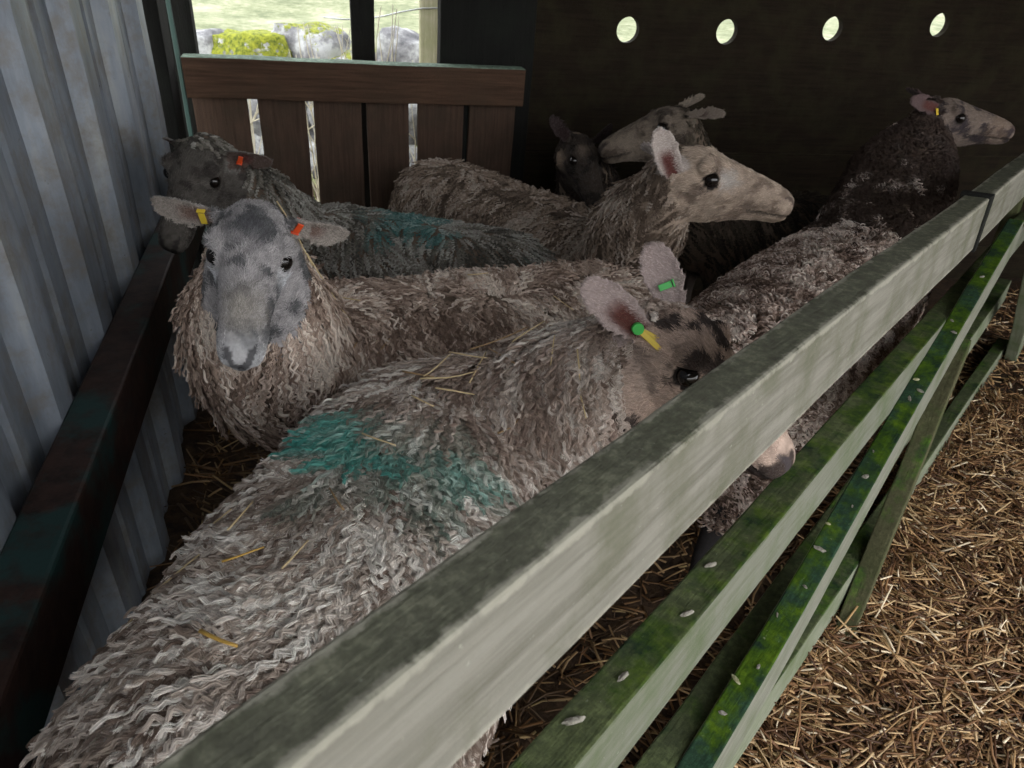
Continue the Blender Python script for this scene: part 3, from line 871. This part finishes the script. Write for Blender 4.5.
    # ear tags
    for (k, t, colr, kind) in tags:
        b, d, fc = ear_geo[k]; side = d.cross(fc)
        c = b + d * (t * .115 * HS) + fc * .004
        bm = bmesh.new()
        if kind == 'loop':      # small folded tag gripping the ear
            A = [(-.0055, -.014), (.0055, -.014), (.0055, .008), (-.0055, .008)]
            for lay in (.004, -.010):
                vs = [bm.verts.new(c + d * a + side * s2 + fc * (lay + dz)) for dz in (0, .0025) for a, s2 in A]
                for q in ((0, 1, 2, 3), (7, 6, 5, 4), (0, 4, 5, 1), (1, 5, 6, 2), (2, 6, 7, 3), (3, 7, 4, 0)): bm.faces.new([vs[z] for z in q])
            vs = [bm.verts.new(c + d * a + side * (.010 + s2) + fc * lay) for a in (-.007, .007) for s2, lay in ((0, .0065), (.003, .0065), (.003, -.010), (0, -.010))]
            for q in ((0, 1, 2, 3), (7, 6, 5, 4), (0, 4, 5, 1), (1, 5, 6, 2), (2, 6, 7, 3), (3, 7, 4, 0)): bm.faces.new([vs[z] for z in q])
        else:                   # long strip tag: two straps and a stud
            Ls = {'long': .052, 'short': .036}[kind]
            for (o1, dr) in ((.004, 1.0), (-.006, .86)):
                e1 = (d * .35 + fc * .25 + side * dr * .9).normalized()
                if world_ears: e1 = V((.74, -.25, -.50 + 1.6 * (1 - dr))).normalized()
                elif k == 1: e1 = (d * -.25 + fc * .35 - side * .9).normalized()
                wv = e1.cross(fc).normalized() * .0045; tv = fc * .0014
                vs = [bm.verts.new(c + fc * o1 + e1 * L_ + wv * a + tv * bb) for L_ in (0, Ls * dr) for a, bb in ((-1, -1), (1, -1), (1, 1), (-1, 1))]
                for q in ((0, 1, 2, 3), (7, 6, 5, 4), (0, 4, 5, 1), (1, 5, 6, 2), (2, 6, 7, 3), (3, 7, 4, 0)): bm.faces.new([vs[z] for z in q])
        bmesh.ops.recalc_face_normals(bm, faces=bm.faces)
        bmesh.ops.bevel(bm, geom=bm.edges[:], offset=.0006, segments=1, affect='EDGES')
        me = bpy.data.meshes.new('ear_tag'); bm.to_mesh(me); bm.free()
        tg = link('ear_tag', me, M_TAG[colr]); adopt(tg, root); tg['label'] = colr + ' plastic ear tag'
        if kind == 'long':
            bm = bmesh.new(); bmesh.ops.create_cone(bm, cap_ends=True, segments=16, radius1=.010, radius2=.009, depth=.006)
            me = bpy.data.meshes.new('tag_button'); bm.to_mesh(me); bm.free()
            g = link('tag_button', me, M_TAG['green']); g.matrix_world = Matrix.Translation(c - fc * .0 + fc * .007 - d * .004) @ fc.to_track_quat('Z', 'Y').to_matrix().to_4x4()
            mwx = g.matrix_world.copy(); g.parent = root; g.matrix_parent_inverse = Matrix.Translation(-V(root.location)); g.matrix_basis = mwx; g['label'] = 'green tag button'
    # ------------- wool
    body.calc_loop_triangles(); nt_ = len(body.loop_triangles)
    tri = np.empty(nt_ * 3, np.int32); body.loop_triangles.foreach_get('vertices', tri); tri = tri.reshape(-1, 3)
    A, B, Cc = co2[tri[:, 0]], co2[tri[:, 1]], co2[tri[:, 2]]
    area = np.linalg.norm(np.cross(B - A, Cc - A), axis=1) / 2
    tc = (A + B + Cc) / 3
    Lt = local(tc); emt = ear_mask(tc)
    headt = (Lt[:, 0] > head_wool + np.clip(-Lt[:, 2] - .035, 0, 1) * cheek_wool) & (np.linalg.norm(Lt, axis=1) < .26) & (np.abs(Lt[:, 1]) < .1) & (Lt[:, 2] > -.12)
    cheek = (Lt[:, 0] > head_wool - .05) & (Lt[:, 0] <= head_wool) & (np.abs(Lt[:, 1]) < .1) & (np.linalg.norm(Lt, axis=1) < .12)
    bare = headt | emt
    wl = ~bare & (tc[:, 2] > .27)
    W = wool
    nvec = np.cross(B - A, Cc - A); nvec /= np.maximum(np.linalg.norm(nvec, axis=1)[:, None], 1e-12)
    def sample(mask, n, extra=None):
        p = area * mask
        if extra is not None: p = p * extra
        p = p / p.sum(); t = RNG.choice(nt_, n, p=p)
        a, b = RNG.random((2, n)); sw = a + b > 1; a[sw] = 1 - a[sw]; b[sw] = 1 - b[sw]
        return A[t] + (B[t] - A[t]) * a[:, None] + (Cc[t] - A[t]) * b[:, None], nvec[t], t
    # fewer locks under the belly
    P, Nn, ti = sample(wl, nlocks, np.clip(.45 + .8 * (nvec[:, 2] + .35), .3, 1.2))
    near = np.linalg.norm(P - sk, axis=1)
    comb = np.array(W.get('comb', (0, 0, -1)), float) ; comb = np.tile(comb, (nlocks, 1))
    axn = np.array(ax); latn = np.array(lat)
    sidev = ((P - np.array(hips)) @ latn)
    comb = comb + latn[None] * np.sign(sidev)[:, None] * np.clip(np.abs(sidev) / .08, 0, 1)[:, None] * W.get('part', .6) - axn[None] * W.get('back', .3)
    swirl = np.array([[fbm(V(p) * W.get('swf', 9) + V((k * 7, 0, 3)), 3) for k in range(3)] for p in P.tolist()])
    comb = comb + swirl * W.get('swirl', 1.6)
    comb -= Nn * (comb * Nn).sum(1)[:, None]; comb /= np.maximum(np.linalg.norm(comb, axis=1)[:, None], 1e-6)
    side = np.cross(Nn, comb)
    T = 13
    t = np.linspace(0, 1, T)
    Ln = RNG.uniform(*W['len'], nlocks) * np.clip((near - .05) / .12, .45, 1)
    lift = W.get('lift', .35); curl = W.get('curl', 0.0); wave = W.get('wave', .004); fr = W.get('freq', 3.0)
    hgt = (lift * (t - .45 * t * t) * 1.0)[None] * Ln[:, None]          # up along the normal
    run = ((1 - lift) * t + .25 * t * t)[None] * Ln[:, None]
    ph = RNG.uniform(0, 6.28, nlocks)[:, None]; frq = fr * RNG.uniform(.75, 1.3, nlocks)[:, None]
    amp = (wave * RNG.uniform(.5, 1.4, nlocks))[:, None] * np.minimum(t * 3, 1)[None]
    sgn = np.where(RNG.random(nlocks) < .5, 1, -1)[:, None]
    wv1 = amp * np.sin(2 * np.pi * frq * t[None] + ph); wv2 = amp * np.cos(2 * np.pi * frq * t[None] + ph) * (curl) * sgn
    ctr = P[:, None] + Nn[:, None] * (hgt + wv2 + .001)[..., None] + comb[:, None] * (run + wv2 * .3)[..., None] + side[:, None] * wv1[..., None]
    k = strands
    rad = W.get('clump', .006)
    o1, o2 = RNG.normal(0, rad * .6, (2, nlocks, k))
    conv = (1 - W.get('conv', .65) * t)
    offs = (side[:, None] * o1[..., None] + comb[:, None] * o2[..., None])
    ph2 = RNG.uniform(-.5, .5, (nlocks, k, 1)); fz = W.get('fuzz', .0012)
    S_ = ctr[:, None] + offs[:, :, None] * conv[None, None, :, None]
    jit = RNG.normal(0, fz, (nlocks, k, T, 3)) * (t * 1.0)[None, None, :, None]
    jit = np.cumsum(jit, axis=2) * .5
    S_ = S_ + jit
    S_ = S_.reshape(-1, T, 3)
    # tint per strand
    pal = np.array(W['cols']); nb_ = np.array([fbm(V(p) * W.get('colf', 7) + V((11, 0, 0)), 4) for p in P.tolist()])
    tt = np.clip(.5 + nb_ * W.get('contrast', 1.6) + swirl[:, 1] * .5 + RNG.normal(0, .34, nlocks), 0, .999) * (len(pal) - 1)
    i0 = tt.astype(int); ff_ = (tt - i0)[:, None]; lc = pal[i0] * (1 - ff_) + pal[np.minimum(i0 + 1, len(pal) - 1)] * ff_
    if dye:
        for (cx, cy, cz, rr, amount, dc) in dye:
            d = np.linalg.norm((P - np.array((cx, cy, cz))) * np.array((1, 1, .6)), axis=1) / rr + nb_ * .9 + swirl[:, 0] * .5
            a = np.clip((1.15 - d) * 2.2, 0, 1)[:, None] * amount * RNG.uniform(.55, 1, nlocks)[:, None]; a = np.clip(a, 0, .96)
            lc = lc * (1 - a) + np.array(dc) * a
    sc_ = np.repeat(lc, k, 0) * RNG.uniform(.7, 1.25, nlocks * k)[:, None]
    def curves(nm, pts, r0, r1, colr):
        n_, T_ = pts.shape[:2]
        cv = bpy.data.hair_curves.new(nm); cv.add_curves([T_] * n_)
        cv.attributes['position'].data.foreach_set('vector', pts.astype(np.float32).ravel())
        ra = cv.attributes.get('radius') or cv.attributes.new('radius', 'FLOAT', 'POINT')
        rr = (r0 + (r1 - r0) * np.linspace(0, 1, T_) ** 1.5)[None] * np.ones((n_, 1)); ra.data.foreach_set('value', rr.astype(np.float32).ravel())
        ca = cv.attributes.new('tint', 'FLOAT_COLOR', 'CURVE')
        ca.data.foreach_set('color', np.concatenate([np.clip(colr, 0, 1), np.ones((n_, 1))], 1).astype(np.float32).ravel())
        cv.materials.append(M_WOOL)
        o = bpy.data.objects.new(nm, cv); COL.objects.link(o); adopt(o, root); return o
    wr = W.get('rad', .0009)
    curves('fleece', S_, wr, wr * .45, sc_)['kind'] = 'stuff'
    # short face hair
    if facehair:
        P, Nn, ti = sample(headt & ~emt | (emt & (np.abs(Lt[:, 0]) < .2)), facehair)
        Ll = local(P); keep = np.ones(len(P), bool)
        for s in (1, -1):
            keep &= np.linalg.norm(Ll - np.array((.048, s * .055, .010)), axis=1) > .0205
            keep &= ~((np.linalg.norm((Ll - np.array((.207, s * .0135, -.006))) * np.array((1, 1, 1.4)), axis=1) < .011))
        keep &= ~((Ll[:, 0] > .19) & (np.abs(Ll[:, 1]) < .021) & (Ll[:, 2] > -.05))
        P, Nn, ti = P[keep], Nn[keep], ti[keep]; n_ = len(P)
        cb = -fa[None] * .9 + np.array((0, 0, -.35))[None] + RNG.normal(0, .35, (n_, 3)); cb -= Nn * (cb * Nn).sum(1)[:, None]; cb /= np.linalg.norm(cb, axis=1)[:, None]
        em2 = ear_mask(P)
        lgt = RNG.uniform(.006, .012, n_) * np.where(em2, .55, 1.0)
        lx = local(P)[:, 0]; lgt *= np.clip((.24 - lx) / .12, .35, 1.15)
        tt = np.linspace(0, 1, 4)
        pt_ = P[:, None] + Nn[:, None] * (.32 * tt * (1 - .35 * tt))[None, :, None] * lgt[:, None, None] + cb[:, None] * (tt * .9)[None, :, None] * lgt[:, None, None]
        fcol = col[tri[ti, 0]] * RNG.uniform(.65, 1.35, (n_, 1)) + RNG.uniform(0, .03, (n_, 1))
        curves('face_hair', pt_, .00045, .0002, fcol)['kind'] = 'stuff'
    return root, co2

WOOL_GREY = dict(len=(.05, .095), lift=.26, curl=.5, wave=.0042, freq=4.0, clump=.0060, conv=.72, part=.5, back=.6, swirl=1.2, swf=6, contrast=.6, colf=15,
                 cols=[(.21, .155, .125), (.42, .345, .29), (.62, .545, .485), (.86, .81, .75)], rad=.0008, fuzz=.0009)
WOOL_BROWN = dict(len=(.05, .08), lift=.28, curl=.3, wave=.0040, freq=3.0, clump=.0045, conv=.75, part=.9, back=.25, swirl=1.0, swf=7, contrast=.7, colf=14,
                  cols=[(.20, .14, .11), (.38, .285, .23), (.54, .43, .36), (.74, .65, .57)], rad=.0009, fuzz=.0010)
WOOL_CURL = dict(len=(.03, .045), lift=.45, curl=1.0, wave=.0062, freq=1.7, clump=.0028, conv=.5, part=.4, back=.2, swirl=2.2, swf=14, contrast=.7, colf=14,
                 cols=[(.17, .115, .09), (.38, .28, .23), (.60, .48, .42), (.86, .76, .69)], rad=.0009, fuzz=.0006)
TEAL = (.03, .30, .25)
PINK = (.46, .34, .30)

DO = {1, 2, 3, 4, 5, 6, 7}
# nearest: its back fills the lower part, head turned to the rail
if 1 in DO:
    sheep('sheep', 'nearest grey-fleeced sheep, spotted face against the top rail, big teal mark across its back',
          (-.265, .485, .505), (-.135, 1.00, .515), (.252, 1.014, .849), (.440, .887, .73), roll=4, hh=.205, hwid=.228, neck_mid=(.09, 1.06, .67),
          ears=[((-.43, .45, .75), (-.2, -.75, .45)), ((-.80, .12, .58), (-.2, -.75, .45))], ear_z=.008, world_ears=True,
          wool=WOOL_GREY, face=dict(base=(.44, .33, .27), spots=(.05, .035, .03), thr=.04, seed=3, nose=(.06, .05, .055), ear_in=(.44, .355, .335), ear_deep=(.13, .045, .035), ear_out=(.34, .28, .25),
                                    patch=[(-.005, .05, -.05, .07, (.50, .39, .33)), (.12, 0, .04, .05, (.16, .115, .085))]),
          dye=[(-.23, .88, .72, .050, .85, (.03, .42, .36)), (-.08, .86, .72, .045, .6, (.05, .38, .32)), (-.15, .85, .72, .10, .35, (.12, .36, .31)), (.06, 1.02, .66, .20, .55, (.36, .265, .22))],
          tags=[(1, .22, 'yellow', 'long'), (0, .4, 'green', 'loop')], nlocks=13000, strands=12, facehair=22000, voxel=.005, neck_r=(.15, .085), head_wool=-.035)
if 2 in DO:
    sheep('sheep', 'grey-faced sheep looking straight out, drooping ears tagged yellow and orange, long brown fleece',
          (.17, 1.60, .505), (-.42, 1.34, .50), (-.472, 1.155, .905), (-.437, .955, .79), roll=8, hh=.195, hwid=.185, neck_mid=(-.49, 1.20, .68),
          ears=[((-.10, 1, -.48), (.9, 0, .15)), ((-.12, -1, -.22), (.9, 0, .15))],
          wool=WOOL_BROWN, face=dict(base=(.40, .38, .385), spots=(.13, .13, .135), thr=.0, seed=8, nose=(.015, .013, .018), ear_in=(.34, .30, .27), ear_deep=(.2, .13, .11), ear_out=(.3, .28, .26),
                                     patch=[(.02, 0, .05, .05, (.10, .10, .11)), (.215, 0, -.03, .065, (.66, .66, .68)), (.066, .050, -.016, .034, (.62, .63, .66)), (.15, 0, .025, .05, (.38, .35, .32))]),
          tags=[(1, .22, 'yellow', 'loop'), (0, .16, 'orange', 'loop')], nlocks=12000, strands=9, facehair=34000, voxel=.005, neck_r=(.15, .10), head_wool=-.075, cheek_wool=3.2)
if 3 in DO:
    sheep('sheep', 'dark-faced sheep by the corrugated wall, peering over the grey-faced one',
          (-.09, 1.92, .475), (-.57, 1.95, .49), (-.81, 1.72, .85), (-.83, 1.54, .71), roll=8, hh=.185, hwid=.17,
          ears=[((-.15, 1, -.42), (.9, 0, .3)), ((-.4, -.7, -.9), (.9, 0, .3))],
          wool={**WOOL_GREY, 'len': (.03, .055), 'clump': .0035, 'cols': [(.07, .065, .055), (.14, .13, .11), (.23, .21, .185), (.36, .35, .32)]}, face=dict(base=(.10, .09, .08), spots=(.05, .042, .038), seed=2, ear_in=(.10, .07, .06), ear_out=(.16, .15, .14)),
          dye=[(-.33, 1.97, .63, .11, .55, (.06, .27, .27)), (.02, 1.86, .6, .05, .3, (.08, .2, .2))], tags=[(0, .35, 'orange', 'loop')], nlocks=6000, strands=8, facehair=8000, head_wool=-.015)
if 4 in DO:
    sheep('sheep', 'tan sheep in profile beneath the round holes, chin on the curly fleece of its neighbour',
          (-.27, 2.42, .515), (.26, 2.07, .475), (.37, 1.70, .935), (.608, 1.652, .905), roll=0, S=1, hh=.185, hwid=.165, neck_mid=(.28, 1.83, .69),
          ears=[((-.5, .5, .1), (.3, .5, .8)), ((-.5, -.30, .80), (.25, -.95, .1))], ear_z=-.008,
          wool={**WOOL_BROWN, 'len': (.035, .06), 'cols': [(.11, .08, .06), (.21, .16, .125), (.31, .24, .19), (.42, .36, .31)]},
          face=dict(base=(.40, .315, .25), spots=(.22, .165, .13), thr=.24, seed=5, nose=(.05, .03, .03), ear_in=(.44, .38, .35), ear_deep=(.10, .03, .025), ear_out=(.45, .40, .38),
                    patch=[(.205, 0, -.02, .03, (.12, .075, .07)), (.085, .04, .02, .03, (.47, .43, .40))]),
          nlocks=8000, strands=8, facehair=18000, head_wool=-.02, neck_r=(.12, .095))
if 5 in DO:
    sheep('sheep', 'pale-muzzled mottled sheep behind the tan one, nose towards the slatted gate, one ear stuck out',
          (1.12, 2.76, .42), (.74, 2.66, .43), (.46, 2.49, .87), (.23, 2.44, .79), roll=-8, hh=.18, hwid=.17,
          ears=[((-.8, .7, .0), (.2, .3, .9)), ((-.95, -.35, .25), (.1, -.6, .8))],
          wool={**WOOL_BROWN, 'len': (.03, .05), 'cols': [(.03, .024, .018), (.06, .048, .036), (.10, .08, .06)]}, face=dict(base=(.15, .12, .095), spots=(.06, .045, .035), thr=.02, seed=12, ear_in=(.22, .18, .15), ear_deep=(.08, .05, .04), ear_out=(.18, .15, .12), patch=[(.14, 0, -.01, .06, (.22, .18, .145)), (.215, 0, -.01, .03, (.03, .02, .02))]),
          nlocks=3000, strands=8, facehair=6000, tags=[(1, .3, 'yellow', 'short')])
if 6 in DO:
    sheep('sheep', 'almost black sheep in the shadows between the gate and the tan one',
          (-.08, 2.66, .38), (.27, 2.72, .38), (.16, 2.52, .75), (.245, 2.37, .61), roll=10, hh=.14, hwid=.11,
          ears=[((-.3, .8, .3), (.8, 0, .4)), ((-.3, -.8, .5), (.8, 0, .4))],
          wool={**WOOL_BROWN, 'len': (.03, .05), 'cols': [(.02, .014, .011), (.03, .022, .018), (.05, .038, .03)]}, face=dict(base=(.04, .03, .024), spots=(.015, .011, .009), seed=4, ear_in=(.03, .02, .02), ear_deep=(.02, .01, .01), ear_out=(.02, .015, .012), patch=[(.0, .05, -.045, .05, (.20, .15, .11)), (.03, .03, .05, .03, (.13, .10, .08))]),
          nlocks=2500, strands=8, facehair=4000)
if 7 in DO:
    sheep('sheep', 'tightly curled brown sheep along the far rail, dark neck stretched up to the board wall',
          (.56, 1.50, .49), (1.06, 2.14, .50), (1.34, 2.53, .965), (1.55, 2.47, .955), roll=0, hh=.215, hwid=.225, neck_mid=(1.21, 2.38, .75),
          ears=[((-.7, .6, .3), (.3, .3, .8)), ((-.85, -.5, .25), (.2, -.9, .3))],
          wool=WOOL_CURL, dye=[(1.24, 2.42, .80, .38, 1.8, (.035, .022, .018)), (1.08, 2.28, .66, .27, 1.3, (.055, .036, .028))],
          face=dict(base=(.20, .155, .13), leg=(.03, .027, .028), spots=(.04, .03, .032), thr=.03, seed=9, nose=(.12, .08, .07), ear_in=(.12, .08, .08), ear_out=(.06, .045, .04), patch=[(.05, .05, .0, .03, (.05, .04, .05)), (.17, 0, -.01, .05, (.26, .18, .13))]),
          nlocks=24000, strands=4, facehair=6000, tags=[(1, .15, 'yellow', 'short')], neck_r=(.19, .13), hind_shift=(-.10, -.13, 0))

# ------------------------------------------------------------------ straw stalks and chips lying about
from mathutils.bvhtree import BVHTree
def tree_of(sub):
    o = [x for x in bpy.data.objects if x.name == sub][0]
    m = o.matrix_world if False else None
    return BVHTree.FromPolygons([v.co.copy() for v in o.data.vertices], [tuple(p.vertices) for p in o.data.polygons])
def stalk(tree, x, y, az, L, up=.022, wd=.0016, label=None, group=None, colr=0, bendy=.1):
    pts = []
    for t in (-.5, -.25, 0, .25, .5):
        px, py = x + math.cos(az) * L * t, y + math.sin(az) * L * t + bendy * L * (t * t - .1)
        h = tree.ray_cast(V((px, py, 1.4)), V((0, 0, -1)))[0]
        pts.append([px, py, h.z if h else None])
    zs = [p[2] for p in pts if p[2] is not None]
    if not zs: return
    for p in pts:
        if p[2] is None: p[2] = min(zs)
    a, c = pts[0][2], pts[-1][2]
    P = [V((p[0], p[1], .5 * p[2] + .5 * (a + (c - a) * k / 4) + up)) for k, p in enumerate(pts)]
    me = tube('straw_stalk', P, wd, None, 5, .7)
    o = link('straw_stalk', me, M_STALK[colr]); tag(o, label, 'straw', group)
M_STALK = [plain('straw_pale', (.62, .48, .27), .5), plain('straw_gold', (.62, .38, .08), .5), plain('straw_brown', (.36, .23, .11), .6)]
tb1 = tree_of('body'); tb2 = tree_of('body.001')
g1 = 'straw stalks caught in the nearest fleece'; l1 = 'loose straw stalk caught in the fleece of the nearest sheep'
for (x, y, az, L, c) in [(-.40, .705, .05, .06, 0), (-.345, .68, 1.3, .055, 0), (-.31, .60, .4, .05, 1), (-.40, .60, .6, .06, 0), (-.245, .60, 1.2, .05, 0), (-.19, .83, -.4, .06, 0),
        (-.11, 1.00, .2, .09, 0), (-.08, 1.05, -.5, .08, 0), (-.06, 1.02, 1.2, .06, 0), (-.03, 1.08, .3, .10, 2), (-.13, 1.03, 1.0, .07, 0), (-.09, .97, .1, .07, 0), (-.02, 1.03, -.8, .07, 2),
        (.02, 1.07, .5, .06, 0), (.06, .99, 1.5, .07, 0), (.11, .95, -1.3, .08, 0), (-.16, 1.01, -.3, .06, 2), (-.44, .52, 1.2, .05, 0), (-.14, .93, -.5, .045, 0), (.0, .93, .9, .05, 2), (-.22, .70, 2.2, .05, 2)]:
    stalk(tb1, x, y, az, L, up=.034, label=l1, group=g1, colr=c)
stalk(tb1, -.29, .475, -.35, .05, up=.036, wd=.0028, label='thick golden straw stalk on the rump of the nearest sheep', colr=1)
g2 = 'straw stalks caught in the long brown fleece'; l2 = 'straw stalk hanging in the long fleece of the grey-faced sheep'
for (x, y, az, L, c) in [(-.37, 1.25, .5, .08, 0), (-.34, 1.20, 1.1, .09, 2), (-.30, 1.22, .8, .12, 2), (-.42, 1.22, -.2, .06, 0), (-.1, 1.5, .4, .05, 0), (.1, 1.45, -.3, .05, 0), (-.36, 1.32, 0, .06, 0)]:
    stalk(tb2, x, y, az, L, up=.03, label=l2, group=g2, colr=c)
def chip(P, L, w_, h_, rot, label, mat, group=None, nm='wood_chip'):
    bm = bmesh.new(); bmesh.ops.create_icosphere(bm, subdivisions=3, radius=1)
    sd = random.random() * 50
    for v in bm.verts:
        c = v.co * (1 + .35 * fbm(v.co * 1.6 + V((sd, 0, 0)), 3)); v.co = V((c.x * L, c.y * w_, c.z * h_))
    me = bpy.data.meshes.new(nm); bm.to_mesh(me); bm.free()
    o = link(nm, me, mat); o.location = P; o.rotation_euler = (0, 0, rot); tag(o, label, 'chip', group)
M_CHIP = speckled('grey_chip', (.12, .11, .09), (.34, .32, .27), 160, .9)
M_DUNG = speckled('pale_crumb', (.20, .20, .09), (.42, .40, .26), 150, .9)
gch = 'chips and crumbs on the mossy brace'
def brace_top(u, o): # on the top edge of the mossy brace
    a = -.35 + 2.55 * u; d = .76 - .56 * u - .0475
    return fp(a, d - .003, o)
for u, o_, L in [(.262, .02, .007), (.285, .012, .011), (.30, .03, .006), (.34, .015, .006), (.37, .03, .005), (.405, .02, .013), (.43, .01, .005), (.455, .03, .005), (.49, .024, .010), (.52, .012, .006),
                 (.60, .02, .012), (.615, .03, .01), (.63, .012, .009), (.72, .03, .008), (.74, .012, .007), (.84, .02, .012)]:
    chip(brace_top(u, o_), L * .85, L * random.uniform(.25, .5), .0028, random.uniform(0, 3), 'small pale chip lying on the moss of the diagonal brace', M_CHIP if random.random() < .6 else M_DUNG, gch)
for a, o_, L, r in [(.06, -.02, .009, .8), (.19, -.012, .009, .5), (.29, -.03, .009, .4), (-.02, -.028, .012, .3)]:
    chip(fp(a, .292, o_), L, L * .3, .003, r, 'short grey wood chip on top of the second rail', M_CHIP, 'wood chips on the second rail')


# ------------------------------------------------------------------ light
w = bpy.data.worlds.new('overcast_sky'); scene.world = w; w.use_nodes = True
nt = w.node_tree; nt.nodes.clear()
bg = nt.nodes.new('ShaderNodeBackground'); wo = nt.nodes.new('ShaderNodeOutputWorld')
tcw = nt.nodes.new('ShaderNodeTexCoord'); sp = nt.nodes.new('ShaderNodeSeparateXYZ'); nt.links.new(tcw.outputs['Generated'], sp.inputs[0])
skyc = ramp(nt, sp.outputs[2], [(0.0, (.88, .88, .86)), (.5, (.92, .93, .95)), (1.0, (.93, .95, .98))])
nt.links.new(skyc, bg.inputs[0]); bg.inputs[1].default_value = 2.2
nt.links.new(bg.outputs[0], wo.inputs[0])
vs_ = scene.view_settings
scene.display_settings.display_device = 'sRGB'
vs_.view_transform = 'Standard'; vs_.look = 'None'; vs_.gamma = 1; vs_.exposure = 0.8; vs_.use_curve_mapping = False
